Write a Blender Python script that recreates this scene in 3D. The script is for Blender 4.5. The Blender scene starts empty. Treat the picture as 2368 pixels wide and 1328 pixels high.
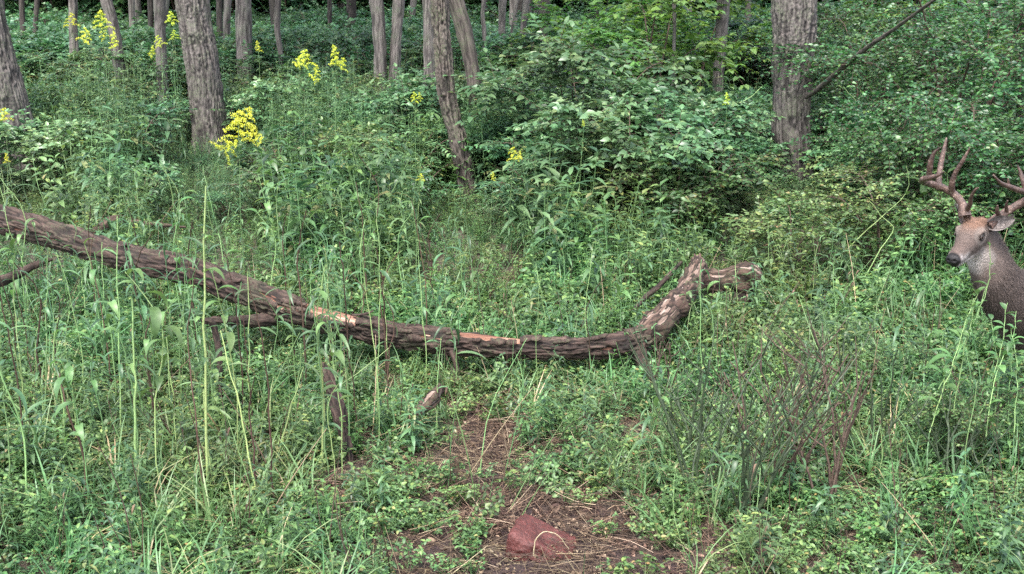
import bpy, math, random
import numpy as np
from mathutils import Vector, Matrix

# ------------------------------------------------------------------ camera, world, sun
SC = bpy.context.scene
COL = SC.collection
TH = math.radians(14.0)
CAMZ = 2.2
FPX = 2650.0
cam_d = bpy.data.cameras.new('camera')
cam = bpy.data.objects.new('camera', cam_d)
COL.objects.link(cam)
cam.location = (0, 0, CAMZ)
cam.rotation_euler = (math.pi / 2 - TH, 0, 0)
cam_d.sensor_width = 36
cam_d.lens = 36 * FPX / 2368
cam_d.clip_start = 0.05
cam_d.clip_end = 1000
SC.camera = cam

SUN_EL, SUN_ROT = math.radians(62), math.radians(200)
world = bpy.data.worlds.new('World')
SC.world = world
world.use_nodes = True
wn = world.node_tree
wn.nodes.clear()
sky = wn.nodes.new('ShaderNodeTexSky')
sky.sky_type = 'NISHITA'
sky.sun_disc = False
sky.sun_elevation = SUN_EL
sky.sun_rotation = SUN_ROT
sky.air_density = 1.0
sky.dust_density = 3.0
sky.ozone_density = 1.0
hs = wn.nodes.new('ShaderNodeHueSaturation')
hs.inputs['Saturation'].default_value = 0.6
bgn = wn.nodes.new('ShaderNodeBackground')
bgn.inputs['Strength'].default_value = 0.15
wo = wn.nodes.new('ShaderNodeOutputWorld')
wn.links.new(sky.outputs[0], hs.inputs['Color'])
wn.links.new(hs.outputs[0], bgn.inputs['Color'])
wn.links.new(bgn.outputs[0], wo.inputs['Surface'])

sun_d = bpy.data.lights.new('sun', 'SUN')
sun_d.energy = 1.5
sun_d.angle = math.radians(18)
sun_d.color = (1.0, 0.96, 0.9)
sun = bpy.data.objects.new('sun', sun_d)
COL.objects.link(sun)
# high sun a little behind the camera
sun.rotation_euler = (math.radians(24), math.radians(-10), 0)

SC.view_settings.view_transform = 'Standard'
SC.view_settings.look = 'None'
SC.view_settings.gamma = 1.0
SC.view_settings.use_curve_mapping = False
SC.view_settings.exposure = 2.38
cy = SC.cycles
cy.max_bounces = 5
cy.diffuse_bounces = 3
cy.glossy_bounces = 2
cy.transmission_bounces = 4
cy.transparent_max_bounces = 4
cy.sample_clamp_indirect = 4.0
cy.use_denoising = False
cy.use_adaptive_sampling = True
cy.adaptive_threshold = 0.01

rnd = random.Random(7)
R = np.random.RandomState(7)

# ------------------------------------------------------------------ helpers
CT, ST = math.cos(TH), math.sin(TH)


def ray(px, py):
    u = (px - 1184) / FPX
    v = -(py - 664) / FPX
    return np.array([u, CT + v * ST, -ST + v * CT])


def P(px, py, y):
    """World point seen at photo pixel (px, py) at ground distance y."""
    d = ray(px, py)
    s = y / d[1]
    return np.array([0, 0, CAMZ]) + d * s


def G(px, py):
    d = ray(px, py)
    s = CAMZ / -d[2]
    p = np.array([0, 0, CAMZ]) + d * s
    p[2] = gz(p[0], p[1])
    return p


def _h(ix, iy, iz, seed):
    n = (ix.astype(np.int64) * 374761393 + iy.astype(np.int64) * 668265263 + iz.astype(np.int64) * 2147483647 + seed * 1274126177) & 0xffffffff
    n = ((n ^ (n >> 13)) * 1274126177) & 0xffffffff
    n = (n ^ (n >> 16)) & 0xffffffff
    return n.astype(np.float64) / 4294967295.0


def noise(p, seed=0):
    p = np.asarray(p, float)
    i = np.floor(p).astype(np.int64)
    f = p - i
    f = f * f * (3 - 2 * f)
    out = 0
    for dx in (0, 1):
        wx = f[..., 0] if dx else 1 - f[..., 0]
        for dy in (0, 1):
            wy = f[..., 1] if dy else 1 - f[..., 1]
            for dz in (0, 1):
                wz = f[..., 2] if dz else 1 - f[..., 2]
                out = out + wx * wy * wz * _h(i[..., 0] + dx, i[..., 1] + dy, i[..., 2] + dz, seed)
    return out


def fbm(p, seed=0, octs=3):
    a, s, o = 0.5, 0, 0
    p = np.asarray(p, float)
    for k in range(octs):
        o = o + a * noise(p * (2 ** k), seed + k)
        s += a
        a *= 0.5
    return o / s


def gz(x, y):
    x = np.asarray(x, float)
    y = np.asarray(y, float)
    p = np.stack([x, y, np.zeros_like(x)], -1)
    z = 0.10 * (noise(p / 3.0, 3) - 0.5) + 0.03 * (noise(p / 0.6, 4) - 0.5)
    return z * np.clip((y - 2) / 2, 0, 1)


def mud(x, y):
    """1 on the trampled bare soil in front of the mineral block."""
    x = np.asarray(x, float)
    y = np.asarray(y, float)
    w = 0.22 + 0.52 * np.clip((5.3 - y) / 1.0, 0, 1)
    cx = -0.10 + 0.16 * np.clip((5.4 - y), 0, 1) - .08 * np.clip(y - 5.4, 0, 1)
    n = .6 * (noise(np.stack([x * 4, y * 3, x * 0], -1), 9) - 0.5) + .8 * (noise(np.stack([x * 13, y * 11, x * 0], -1), 8) - .5)
    m = .9 - ((x - cx) / w) ** 2 - np.clip((y - 5.5) / .8, 0, 9) ** 2 + 1.1 * n
    return np.clip(m * 1.8, 0, 1)


def link(name, me, parent=None, mats=()):
    o = bpy.data.objects.new(name, me)
    COL.objects.link(o)
    for m in mats:
        me.materials.append(m)
    if parent is not None:
        o.parent = parent
    return o


def tag(o, label=None, cat=None, group=None, kind=None):
    if label:
        o['label'] = label
    if cat:
        o['category'] = cat
    if group:
        o['group'] = group
    if kind:
        o['kind'] = kind
    return o


def empty(name, loc, label, cat, group=None, rz=0.0):
    o = bpy.data.objects.new(name, None)
    o.empty_display_size = 0.1
    COL.objects.link(o)
    o.location = [float(v) for v in loc]
    o.rotation_euler = (0, 0, rz)
    return tag(o, label, cat, group)


class MB:
    """numpy mesh collector: verts, polygons, per-face material, per-vertex tint and bark coordinate."""

    def __init__(s):
        s.v, s.f, s.m, s.t, s.n = [], [], [], [], 0
        s.c = []

    def add(s, v, f, mat=0, tint=0.5, co=None):
        v = np.asarray(v, float).reshape(-1, 3)
        f = np.asarray(f, int)
        s.v.append(v)
        s.f.append((f + s.n, mat))
        t = np.broadcast_to(np.asarray(tint, float), (len(v),)) if np.ndim(tint) == 0 else np.asarray(tint, float)
        s.t.append(t)
        s.c.append(v if co is None else co)
        s.n += len(v)

    def mesh(s, name, smooth=True):
        me = bpy.data.meshes.new(name)
        V = np.concatenate(s.v)
        me.vertices.add(len(V))
        me.vertices.foreach_set('co', V.astype(np.float32).ravel())
        loops, starts, mi = [], [], []
        k = 0
        for f, m in s.f:
            n = f.shape[1]
            loops.append(f.ravel())
            starts.append(k + np.arange(len(f)) * n)
            k += f.size
            mi.append(np.full(len(f), m))
        L = np.concatenate(loops)
        S = np.concatenate(starts)
        me.loops.add(len(L))
        me.loops.foreach_set('vertex_index', L.astype(np.int32))
        me.polygons.add(len(S))
        me.polygons.foreach_set('loop_start', S.astype(np.int32))
        me.polygons.foreach_set('material_index', np.concatenate(mi).astype(np.int32))
        if smooth:
            me.polygons.foreach_set('use_smooth', np.ones(len(S), bool))
        me.update(calc_edges=True)
        a = me.attributes.new('tint', 'FLOAT', 'POINT')
        a.data.foreach_set('value', np.concatenate(s.t).astype(np.float32))
        a = me.attributes.new('bark_co', 'FLOAT_VECTOR', 'POINT')
        a.data.foreach_set('vector', np.concatenate(s.c).astype(np.float32).ravel())
        me.validate()
        return me

    # ---- tube along a polyline
    def tube(s, pts, rad, n=5, mat=0, tint=0.5, cap=False):
        pts = np.asarray(pts, float)
        rad = np.broadcast_to(np.asarray(rad, float), (len(pts),))
        T = np.gradient(pts, axis=0)
        T /= np.linalg.norm(T, axis=1)[:, None] + 1e-9
        ref = np.array([0.0, 0, 1]) if abs(T[0][2]) < 0.8 else np.array([1.0, 0, 0])
        A = np.cross(T, ref)
        A /= np.linalg.norm(A, axis=1)[:, None] + 1e-9
        B = np.cross(T, A)
        th = np.arange(n) * 2 * math.pi / n
        V = pts[:, None] + rad[:, None, None] * (np.cos(th)[None, :, None] * A[:, None] + np.sin(th)[None, :, None] * B[:, None])
        m = len(pts)
        i = np.arange(m - 1)[:, None] * n
        j = np.arange(n)[None]
        j2 = (j + 1) % n
        f = np.stack([i + j, i + j2, i + n + j2, i + n + j], -1).reshape(-1, 4)
        s.add(V.reshape(-1, 3), f, mat, tint)
        if cap:
            c = s.n
            s.add(V[-1], [list(range(n))], mat, tint)
            s.add(V[0], [list(range(n))[::-1]], mat, tint)

    # ---- leaves, vectorised; 8-vertex blades, or 4-vertex cheap ones
    def leaves(s, base, axis, nrm, L, W, mat=0, tint=None, fold=0.25, droop=0.15, shape='ovate', cheap=False):
        base = np.asarray(base, float).reshape(-1, 3)
        N = len(base)
        if N == 0:
            return
        axis = np.broadcast_to(np.asarray(axis, float), (N, 3)).copy()
        axis /= np.linalg.norm(axis, axis=1)[:, None] + 1e-9
        nrm = np.broadcast_to(np.asarray(nrm, float), (N, 3))
        side = np.cross(axis, nrm)
        side /= np.linalg.norm(side, axis=1)[:, None] + 1e-9
        nn = np.cross(side, axis)
        L = np.broadcast_to(np.asarray(L, float), (N,))[:, None]
        W = np.broadcast_to(np.asarray(W, float), (N,))[:, None]
        dr = np.broadcast_to(np.asarray(droop, float), (N,))[:, None]
        if tint is None:
            tint = R.rand(N)
        tint = np.broadcast_to(np.asarray(tint, float), (N,))

        def pt(t, w):
            return base + axis * L * t * (1 - 0.15 * dr * t) - nn * L * dr * t * t + side * W * w * 0.5 + nn * W * abs(w) * fold
        if cheap:
            V = np.stack([pt(0, 0), pt(.42, -1), pt(1, 0), pt(.42, 1)], 1)
            k = np.arange(N)[:, None] * 4
            f = np.concatenate([k + np.array([[0, 2, 1]]), k + np.array([[0, 3, 2]])])
            s.add(V.reshape(-1, 3), f, mat, np.repeat(tint, 4))
            return
        if shape == 'ovate':
            t1, w1, t2, w2 = .30, 1.0, .70, .72
        elif shape == 'obovate':
            t1, w1, t2, w2 = .35, .8, .75, .95
        else:
            t1, w1, t2, w2 = .28, 1.0, .66, .80
        V = np.stack([pt(0, 0), pt(t1, -w1), pt(t1, 0), pt(t1, w1), pt(t2, -w2), pt(t2, 0), pt(t2, w2), pt(1, 0)], 1)
        k = np.arange(N)[:, None] * 8
        s.add(V.reshape(-1, 3), np.concatenate([k + np.array([[1, 2, 5, 4]]), k + np.array([[2, 3, 6, 5]])]), mat, np.repeat(tint, 8))
        k = k + (s.n - N * 8)
        tri = np.concatenate([k + np.array([q]) for q in ([0, 2, 1], [0, 3, 2], [4, 5, 7], [5, 6, 7])])
        s.f.append((tri, mat))


def unit(v):
    v = np.asarray(v, float)
    return v / (np.linalg.norm(v, axis=-1, keepdims=True) + 1e-9)


def spline(pts, n):
    """Catmull-Rom resample of rows (any number of columns)."""
    p = np.asarray(pts, float)
    q = np.vstack([2 * p[0] - p[1], p, 2 * p[-1] - p[-2]])
    m = len(p) - 1
    t = np.linspace(0, m - 1e-6, n)
    i = t.astype(int)
    u = (t - i)[:, None]
    a, b, c, d = q[i], q[i + 1], q[i + 2], q[i + 3]
    return 0.5 * ((2 * b) + (-a + c) * u + (2 * a - 5 * b + 4 * c - d) * u ** 2 + (-a + 3 * b - 3 * c + d) * u ** 3)


# ------------------------------------------------------------------ materials
def nmat(name):
    m = bpy.data.materials.new(name)
    m.use_nodes = True
    nt = m.node_tree
    nt.nodes.clear()
    out = nt.nodes.new('ShaderNodeOutputMaterial')
    return m, nt, out


def N(nt, typ, **kw):
    n = nt.nodes.new(typ)
    for k, v in kw.items():
        if k.startswith('_'):
            setattr(n, k[1:], v)
        else:
            n.inputs[k].default_value = v
    return n


def ramp(nt, stops, src):
    r = nt.nodes.new('ShaderNodeValToRGB')
    el = r.color_ramp.elements
    while len(el) < len(stops):
        el.new(0.5)
    for e, (p, c) in zip(el, stops):
        e.position = p
        e.color = (*c, 1)
    nt.links.new(src, r.inputs[0])
    return r.outputs[0]


def leaf_mat(name, stops, rough=0.42, trans=0.25, spec=0.5, var=0.35):
    """stops: colours over the per-leaf tint; a brightness change per plant and faint veins."""
    m, nt, out = nmat(name)
    at = N(nt, 'ShaderNodeAttribute', _attribute_name='tint')
    oi = N(nt, 'ShaderNodeObjectInfo')
    geo = N(nt, 'ShaderNodeNewGeometry')
    ns = N(nt, 'ShaderNodeTexNoise', Scale=0.9, Detail=2.0)
    nt.links.new(geo.outputs['Position'], ns.inputs['Vector'])
    col = ramp(nt, stops, at.outputs['Fac'])
    # patch-wide hue drift and per-plant value
    mr = N(nt, 'ShaderNodeMapRange')
    mr.inputs['To Min'].default_value = 1 - var
    mr.inputs['To Max'].default_value = 1 + var
    nt.links.new(oi.outputs['Random'], mr.inputs['Value'])
    hs = N(nt, 'ShaderNodeHueSaturation', Saturation=1.0)
    mr2 = N(nt, 'ShaderNodeMapRange')
    mr2.inputs['From Min'].default_value = 0.3
    mr2.inputs['From Max'].default_value = 0.7
    mr2.inputs['To Min'].default_value = 0.465
    mr2.inputs['To Max'].default_value = 0.53
    nt.links.new(ns.outputs['Fac'], mr2.inputs['Value'])
    nt.links.new(mr2.outputs[0], hs.inputs['Hue'])
    nt.links.new(mr.outputs[0], hs.inputs['Value'])
    nt.links.new(col, hs.inputs['Color'])
    # blotches on the blade
    n2 = N(nt, 'ShaderNodeTexNoise', Scale=60.0, Detail=2.0)
    nt.links.new(geo.outputs['Position'], n2.inputs['Vector'])
    mx = N(nt, 'ShaderNodeMix', _data_type='RGBA', _blend_type='MULTIPLY')
    mx.inputs[0].default_value = 0.5
    nt.links.new(hs.outputs[0], mx.inputs[6])
    nt.links.new(ramp(nt, [(0.3, (.62, .62, .62)), (0.7, (1.2, 1.2, 1.2))], n2.outputs['Fac']), mx.inputs[7])
    pb = N(nt, 'ShaderNodeBsdfPrincipled', Roughness=rough)
    pb.inputs['Specular IOR Level'].default_value = spec
    nt.links.new(mx.outputs[2], pb.inputs['Base Color'])
    tr = N(nt, 'ShaderNodeBsdfTranslucent')
    hs2 = N(nt, 'ShaderNodeHueSaturation', Hue=0.485, Saturation=1.15, Value=1.5)
    nt.links.new(mx.outputs[2], hs2.inputs['Color'])
    nt.links.new(hs2.outputs[0], tr.inputs['Color'])
    ms = N(nt, 'ShaderNodeMixShader', Fac=trans)
    nt.links.new(pb.outputs[0], ms.inputs[1])
    nt.links.new(tr.outputs[0], ms.inputs[2])
    nt.links.new(ms.outputs[0], out.inputs['Surface'])
    return m


def plain_mat(name, c1, c2, scale=30.0, rough=0.7, bump=0.3, bscale=None, spec=0.4, stretch=(1, 1, 1), attr=None, c3=None):
    m, nt, out = nmat(name)
    if attr:
        tc = N(nt, 'ShaderNodeAttribute', _attribute_name=attr)
        src = tc.outputs['Vector']
    else:
        tc = N(nt, 'ShaderNodeTexCoord')
        src = tc.outputs['Object']
    mp = N(nt, 'ShaderNodeMapping')
    mp.inputs['Scale'].default_value = stretch
    nt.links.new(src, mp.inputs['Vector'])
    ns = N(nt, 'ShaderNodeTexNoise', Scale=scale, Detail=6.0, Roughness=0.65)
    nt.links.new(mp.outputs[0], ns.inputs['Vector'])
    st = [(0.32, c1), (0.66, c2)] if c3 is None else [(0.30, c1), (0.55, c2), (0.74, c3)]
    pb = N(nt, 'ShaderNodeBsdfPrincipled', Roughness=rough)
    pb.inputs['Specular IOR Level'].default_value = spec
    nt.links.new(ramp(nt, st, ns.outputs['Fac']), pb.inputs['Base Color'])
    if bump:
        n2 = N(nt, 'ShaderNodeTexNoise', Scale=bscale or scale * 2.2, Detail=5.0, Roughness=0.7)
        nt.links.new(mp.outputs[0], n2.inputs['Vector'])
        bp = N(nt, 'ShaderNodeBump', Strength=bump, Distance=0.01)
        nt.links.new(n2.outputs['Fac'], bp.inputs['Height'])
        nt.links.new(bp.outputs[0], pb.inputs['Normal'])
    nt.links.new(pb.outputs[0], out.inputs['Surface'])
    return m


def bark_mat(name, dark, mid, light, lichen, lich=0.5, rough=0.85, bare=None):
    m, nt, out = nmat(name)
    at = N(nt, 'ShaderNodeAttribute', _attribute_name='bark_co')
    mp = N(nt, 'ShaderNodeMapping')
    mp.inputs['Scale'].default_value = (1, 1, 0.16)
    nt.links.new(at.outputs['Vector'], mp.inputs['Vector'])
    n1 = N(nt, 'ShaderNodeTexNoise', Scale=34.0, Detail=7.0, Roughness=0.7)
    nt.links.new(mp.outputs[0], n1.inputs['Vector'])
    c = ramp(nt, [(0.30, dark), (0.50, mid), (0.72, light)], n1.outputs['Fac'])
    n2 = N(nt, 'ShaderNodeTexNoise', Scale=3.2, Detail=5.0, Roughness=0.7)
    nt.links.new(at.outputs['Vector'], n2.inputs['Vector'])
    n3 = N(nt, 'ShaderNodeTexNoise', Scale=70.0, Detail=3.0)
    nt.links.new(at.outputs['Vector'], n3.inputs['Vector'])
    ma = N(nt, 'ShaderNodeMath', _operation='MULTIPLY')
    nt.links.new(n2.outputs['Fac'], ma.inputs[0])
    nt.links.new(n3.outputs['Fac'], ma.inputs[1])
    lf = ramp(nt, [(0.24, (0, 0, 0)), (0.34, (lich, lich, lich))], ma.outputs[0])
    mx = N(nt, 'ShaderNodeMix', _data_type='RGBA')
    nt.links.new(lf, mx.inputs[0])
    nt.links.new(c, mx.inputs[6])
    mx.inputs[7].default_value = (*lichen, 1)
    colr = mx.outputs[2]
    # furrows are coloured darker than the plates, following the fissure mask in tint
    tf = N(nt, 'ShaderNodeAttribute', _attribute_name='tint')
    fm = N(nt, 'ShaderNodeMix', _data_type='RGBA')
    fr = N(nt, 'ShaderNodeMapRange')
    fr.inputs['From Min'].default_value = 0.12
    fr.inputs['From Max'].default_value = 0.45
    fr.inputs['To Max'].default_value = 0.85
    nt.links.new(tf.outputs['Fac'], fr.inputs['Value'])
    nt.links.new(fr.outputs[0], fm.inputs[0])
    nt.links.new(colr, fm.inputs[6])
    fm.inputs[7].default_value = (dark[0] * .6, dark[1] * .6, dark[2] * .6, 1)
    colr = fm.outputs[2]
    pb = N(nt, 'ShaderNodeBsdfPrincipled', Roughness=rough)
    pb.inputs['Specular IOR Level'].default_value = 0.3
    if bare:
        t = N(nt, 'ShaderNodeAttribute', _attribute_name='tint')
        n4 = N(nt, 'ShaderNodeTexNoise', Scale=26.0, Detail=5.0, Roughness=0.6)
        mp4 = N(nt, 'ShaderNodeMapping')
        mp4.inputs['Scale'].default_value = (1, 1, 0.07)
        nt.links.new(at.outputs['Vector'], mp4.inputs['Vector'])
        nt.links.new(mp4.outputs[0], n4.inputs['Vector'])
        wood = ramp(nt, [(0.3, bare[0]), (0.5, bare[1]), (0.7, bare[2])], n4.outputs['Fac'])
        mx2 = N(nt, 'ShaderNodeMix', _data_type='RGBA')
        mrr = N(nt, 'ShaderNodeMapRange')
        mrr.inputs['From Min'].default_value = 0.6
        mrr.inputs['From Max'].default_value = 0.75
        nt.links.new(t.outputs['Fac'], mrr.inputs['Value'])
        nt.links.new(mrr.outputs[0], mx2.inputs[0])
        nt.links.new(colr, mx2.inputs[6])
        nt.links.new(wood, mx2.inputs[7])
        colr = mx2.outputs[2]
    nt.links.new(colr, pb.inputs['Base Color'])
    bp = N(nt, 'ShaderNodeBump', Strength=0.7, Distance=0.012)
    nt.links.new(n1.outputs['Fac'], bp.inputs['Height'])
    nt.links.new(bp.outputs[0], pb.inputs['Normal'])
    nt.links.new(pb.outputs[0], out.inputs['Surface'])
    return m


def C(r, g, b):
    return (r, g, b)


M = {}
YEL = C(.20, .22, .035)
M['herb'] = leaf_mat('herb_leaf', [(0, C(.024, .058, .020)), (.4, C(.06, .122, .040)), (.8, C(.10, .182, .062)), (.94, C(.15, .22, .065)), (1, C(.2, .12, .055))], 0.46, .28, .42)
M['lance'] = leaf_mat('lance_leaf', [(0, C(.022, .055, .025)), (.5, C(.055, .115, .05)), (.9, C(.095, .165, .068)), (1, C(.17, .15, .06))], 0.44, .25, .45)
M['shrub'] = leaf_mat('shrub_leaf', [(0, C(.032, .078, .032)), (.5, C(.072, .15, .064)), (.9, C(.115, .205, .092)), (1, C(.16, .22, .08))], 0.40, .24, .5)
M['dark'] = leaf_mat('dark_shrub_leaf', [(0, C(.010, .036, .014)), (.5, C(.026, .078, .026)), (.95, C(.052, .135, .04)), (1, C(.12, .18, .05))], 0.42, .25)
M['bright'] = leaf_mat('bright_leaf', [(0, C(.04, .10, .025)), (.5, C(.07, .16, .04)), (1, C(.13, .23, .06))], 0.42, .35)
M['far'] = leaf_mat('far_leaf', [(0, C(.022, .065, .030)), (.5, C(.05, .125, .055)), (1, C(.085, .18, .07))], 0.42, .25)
M['grass'] = leaf_mat('grass_blade', [(0, C(.04, .11, .035)), (.6, C(.08, .17, .06)), (.9, C(.14, .2, .08)), (1, C(.3, .24, .13))], 0.5, .25, var=.25)
M['stalk'] = leaf_mat('green_stalk', [(0, C(.05, .12, .05)), (.5, C(.12, .22, .08)), (1, C(.22, .32, .12))], 0.5, .1, var=.25)
M['dead'] = leaf_mat('dead_leaf', [(0, C(.045, .028, .02)), (.5, C(.10, .066, .045)), (.85, C(.19, .135, .09)), (1, C(.4, .32, .22))], 0.75, .12, .2)
M['straw'] = leaf_mat('straw', [(0, C(.16, .11, .07)), (.5, C(.24, .18, .11)), (1, C(.38, .31, .2))], 0.65, .08, .3)
M['twig'] = plain_mat('twig_bark', C(.022, .013, .009), C(.085, .056, .040), 40, .8)
M['gtwig'] = plain_mat('green_twig', C(.014, .024, .013), C(.045, .065, .03), 30, .6)
M['yellow'] = leaf_mat('yellow_floret', [(0, C(.26, .34, .05)), (.5, C(.54, .62, .05)), (1, C(.70, .76, .20))], 0.6, .3, .2, var=.1)
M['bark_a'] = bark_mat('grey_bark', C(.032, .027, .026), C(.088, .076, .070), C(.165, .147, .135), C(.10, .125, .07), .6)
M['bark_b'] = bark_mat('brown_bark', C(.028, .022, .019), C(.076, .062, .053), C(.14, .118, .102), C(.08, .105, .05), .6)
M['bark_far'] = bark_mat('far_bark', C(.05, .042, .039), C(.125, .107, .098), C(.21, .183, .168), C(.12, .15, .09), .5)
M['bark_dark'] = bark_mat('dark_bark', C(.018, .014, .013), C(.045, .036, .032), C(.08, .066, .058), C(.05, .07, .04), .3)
M['log'] = bark_mat('log_bark', C(.008, .005, .004), C(.032, .019, .015), C(.10, .066, .053), C(.055, .065, .035), .45,
                    bare=(C(.05, .02, .013), C(.14, .065, .042), C(.36, .235, .175)))
M['rotten'] = bark_mat('rotten_wood', C(.011, .007, .005), C(.048, .027, .020), C(.14, .092, .072), C(.06, .075, .035), .5,
                       bare=(C(.035, .02, .015), C(.13, .088, .068), C(.31, .26, .225)))
M['wood'] = plain_mat('split_wood', C(.14, .07, .045), C(.36, .22, .16), 30, .8, .5, stretch=(1, 1, .2), c3=C(.55, .4, .33))


def ground_mat():
    m, nt, out = nmat('forest_soil')
    tc = N(nt, 'ShaderNodeTexCoord')
    n1 = N(nt, 'ShaderNodeTexNoise', Scale=9.0, Detail=8.0, Roughness=0.7)
    n2 = N(nt, 'ShaderNodeTexNoise', Scale=70.0, Detail=5.0, Roughness=0.7)
    for n in (n1, n2):
        nt.links.new(tc.outputs['Object'], n.inputs['Vector'])
    c1 = ramp(nt, [(.32, C(.011, .005, .005)), (.52, C(.034, .015, .014)), (.74, C(.09, .046, .042))], n2.outputs['Fac'])
    c2 = ramp(nt, [(.3, C(.03, .02, .016)), (.5, C(.06, .045, .03)), (.7, C(.05, .06, .03))], n1.outputs['Fac'])
    at = N(nt, 'ShaderNodeAttribute', _attribute_name='tint')
    mx = N(nt, 'ShaderNodeMix', _data_type='RGBA')
    nt.links.new(at.outputs['Fac'], mx.inputs[0])
    nt.links.new(c2, mx.inputs[6])
    nt.links.new(c1, mx.inputs[7])
    pb = N(nt, 'ShaderNodeBsdfPrincipled', Roughness=.75)
    nt.links.new(mx.outputs[2], pb.inputs['Base Color'])
    bp = N(nt, 'ShaderNodeBump', Strength=1.0, Distance=0.03)
    nt.links.new(n2.outputs['Fac'], bp.inputs['Height'])
    nt.links.new(bp.outputs[0], pb.inputs['Normal'])
    nt.links.new(pb.outputs[0], out.inputs['Surface'])
    return m


M['soil'] = ground_mat()


# ------------------------------------------------------------------ ground
def build_ground():
    xs = np.concatenate([-np.geomspace(3.6, 400, 60)[::-1], np.arange(-3.5, 3.51, .03), np.geomspace(3.6, 400, 60)])
    ys = np.concatenate([[-100, -30, -8, -2], np.arange(0, 3.4, .4), np.arange(3.5, 9.5, .03), np.geomspace(9.6, 500, 90)])
    X, Y = np.meshgrid(xs, ys)
    Z = gz(X, Y)
    p = np.stack([X, Y, X * 0], -1)
    near = np.clip((10 - Y) / 2, 0, 1) * np.clip(4 - abs(X), 0, 1)
    md = mud(X, Y)
    Z = Z + near * (0.018 * (fbm(p * 9, 21, 3) - .5) + md * 0.06 * (fbm(p * 13, 31, 4) - .5)) - 0.01 * md
    nx, ny = len(xs), len(ys)
    i = np.arange(ny - 1)[:, None] * nx
    j = np.arange(nx - 1)[None]
    f = np.stack([i + j, i + j + 1, i + nx + j + 1, i + nx + j], -1).reshape(-1, 4)
    b = MB()
    b.add(np.stack([X, Y, Z], -1).reshape(-1, 3), f, 0, md.ravel())
    tag(link('ground', b.mesh('ground'), None, [M['soil']]), kind='structure')


build_ground()


# ------------------------------------------------------------------ trunks, logs
def bark_tube(b, pts, rad, nseg, step, amp, freq=40.0, seed=0, mat=0, bare=None, caps=True, flare=0.0, lump=0.08, elong=.085):
    """Tube with real bark fissures. pts: polyline, rad: radii; bare(s, ang)->mask of stripped wood."""
    pr = np.column_stack([np.asarray(pts, float), rad])
    ln = np.sum(np.linalg.norm(np.diff(pr[:, :3], axis=0), axis=1))
    m = max(4, int(ln / step))
    q = spline(pr, m)
    c, r = q[:, :3], q[:, 3]
    T = unit(np.gradient(c, axis=0))
    ref = np.array([0, 0, 1.0]) if abs(T[m // 2][2]) < .7 else np.array([0, -1.0, 0])
    A = unit(np.cross(T, ref))
    B = np.cross(A, T)          # B points along ref: angle 90 deg = ref side
    s = np.concatenate([[0], np.cumsum(np.linalg.norm(np.diff(c, axis=0), axis=1))])
    th = np.arange(nseg) * 2 * math.pi / nseg
    R0 = float(np.mean(r))
    co = np.stack([np.cos(th)[None] * r[:, None] * 1.0, np.sin(th)[None] * r[:, None] * 1.0, s[:, None] + 0 * th[None]], -1)
    w = co * np.array([1, 1, elong]) * freq
    w = w + 1.3 * (noise(co * np.array([5, 5, 3]), seed + 5)[..., None] - .5) * np.array([1, 1, .3]) + .45 * (noise(co * 23, seed + 6)[..., None] - .5)
    n1 = noise(w, seed)
    n2 = noise(w * np.array([2.1, 2.1, 1.4]), seed + 1)
    ridge = 1 - np.abs(2 * n1 - 1) * 3.2
    r2 = 1 - np.abs(2 * n2 - 1) * 3.5
    fiss = np.maximum(np.clip(ridge, 0, 1) ** .8, .55 * np.clip(r2, 0, 1))
    d = -amp * fiss + amp * 0.7 * (n2 - .5) + amp * .5 * (noise(co * 70, seed + 8) - .5)
    d = d + R0 * lump * (noise(co * 3.2 / max(R0 * 3, .15), seed + 7) - .5) * 2
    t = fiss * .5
    if bare is not None:
        bm = bare(s[:, None], th[None] + 0 * s[:, None])
        bm = np.clip(bm + .9 * (noise(co * np.array([30, 30, 9]), seed + 3) - .5) + .9 * (noise(co * np.array([80, 80, 14]), seed + 13) - .5), 0, 1)
        bm = np.clip((bm - .4) * 6, 0, 1)
        d = d * (1 - bm) + bm * (-amp * 1.3 + 0.007 * (noise(co * np.array([90, 90, 8]), seed + 4) - .5))
        t = np.where(bm > .02, np.maximum(bm, .5 * fiss), .5 * fiss)
    if flare:
        k = np.exp(-s / .25)[:, None]
        d = d + flare * k * (0.6 + 0.5 * np.cos(th * 5 + seed)[None])
    rr = r[:, None] + d
    V = c[:, None] + rr[..., None] * (np.cos(th)[None, :, None] * A[:, None] + np.sin(th)[None, :, None] * B[:, None])
    i = np.arange(m - 1)[:, None] * nseg
    j = np.arange(nseg)[None]
    j2 = (j + 1) % nseg
    f = np.stack([i + j, i + j2, i + nseg + j2, i + nseg + j], -1).reshape(-1, 4)[:, ::-1]
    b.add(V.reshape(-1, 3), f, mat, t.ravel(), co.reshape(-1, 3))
    if caps:
        for row, ci, sg in ((V[0], c[0], 1), (V[-1], c[-1], -1)):
            rings = [row]
            for k_ in (.66, .33):
                rr_ = ci + (row - ci) * k_ + T[0 if sg == 1 else -1] * (-sg) * -0.012 * (noise(row * 40, seed) - .5)[:, None] * 2
                rings.append(rr_)
            W = np.concatenate(rings + [ci[None]])
            ff = []
            for a in range(2):
                for q_ in range(nseg):
                    ff.append([a * nseg + q_, a * nseg + (q_ + 1) % nseg, (a + 1) * nseg + (q_ + 1) % nseg, (a + 1) * nseg + q_])
            ff = np.array(ff)
            tri = np.array([[2 * nseg + q_, 2 * nseg + (q_ + 1) % nseg, 3 * nseg] for q_ in range(nseg)])
            b.add(W, ff if sg == 1 else ff[:, ::-1], mat, 1.0 if bare is not None else 0.2)
            base = b.n - len(W)
            b.f.append(((tri if sg == 1 else tri[:, ::-1]) + base, mat))
    return c, r


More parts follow.
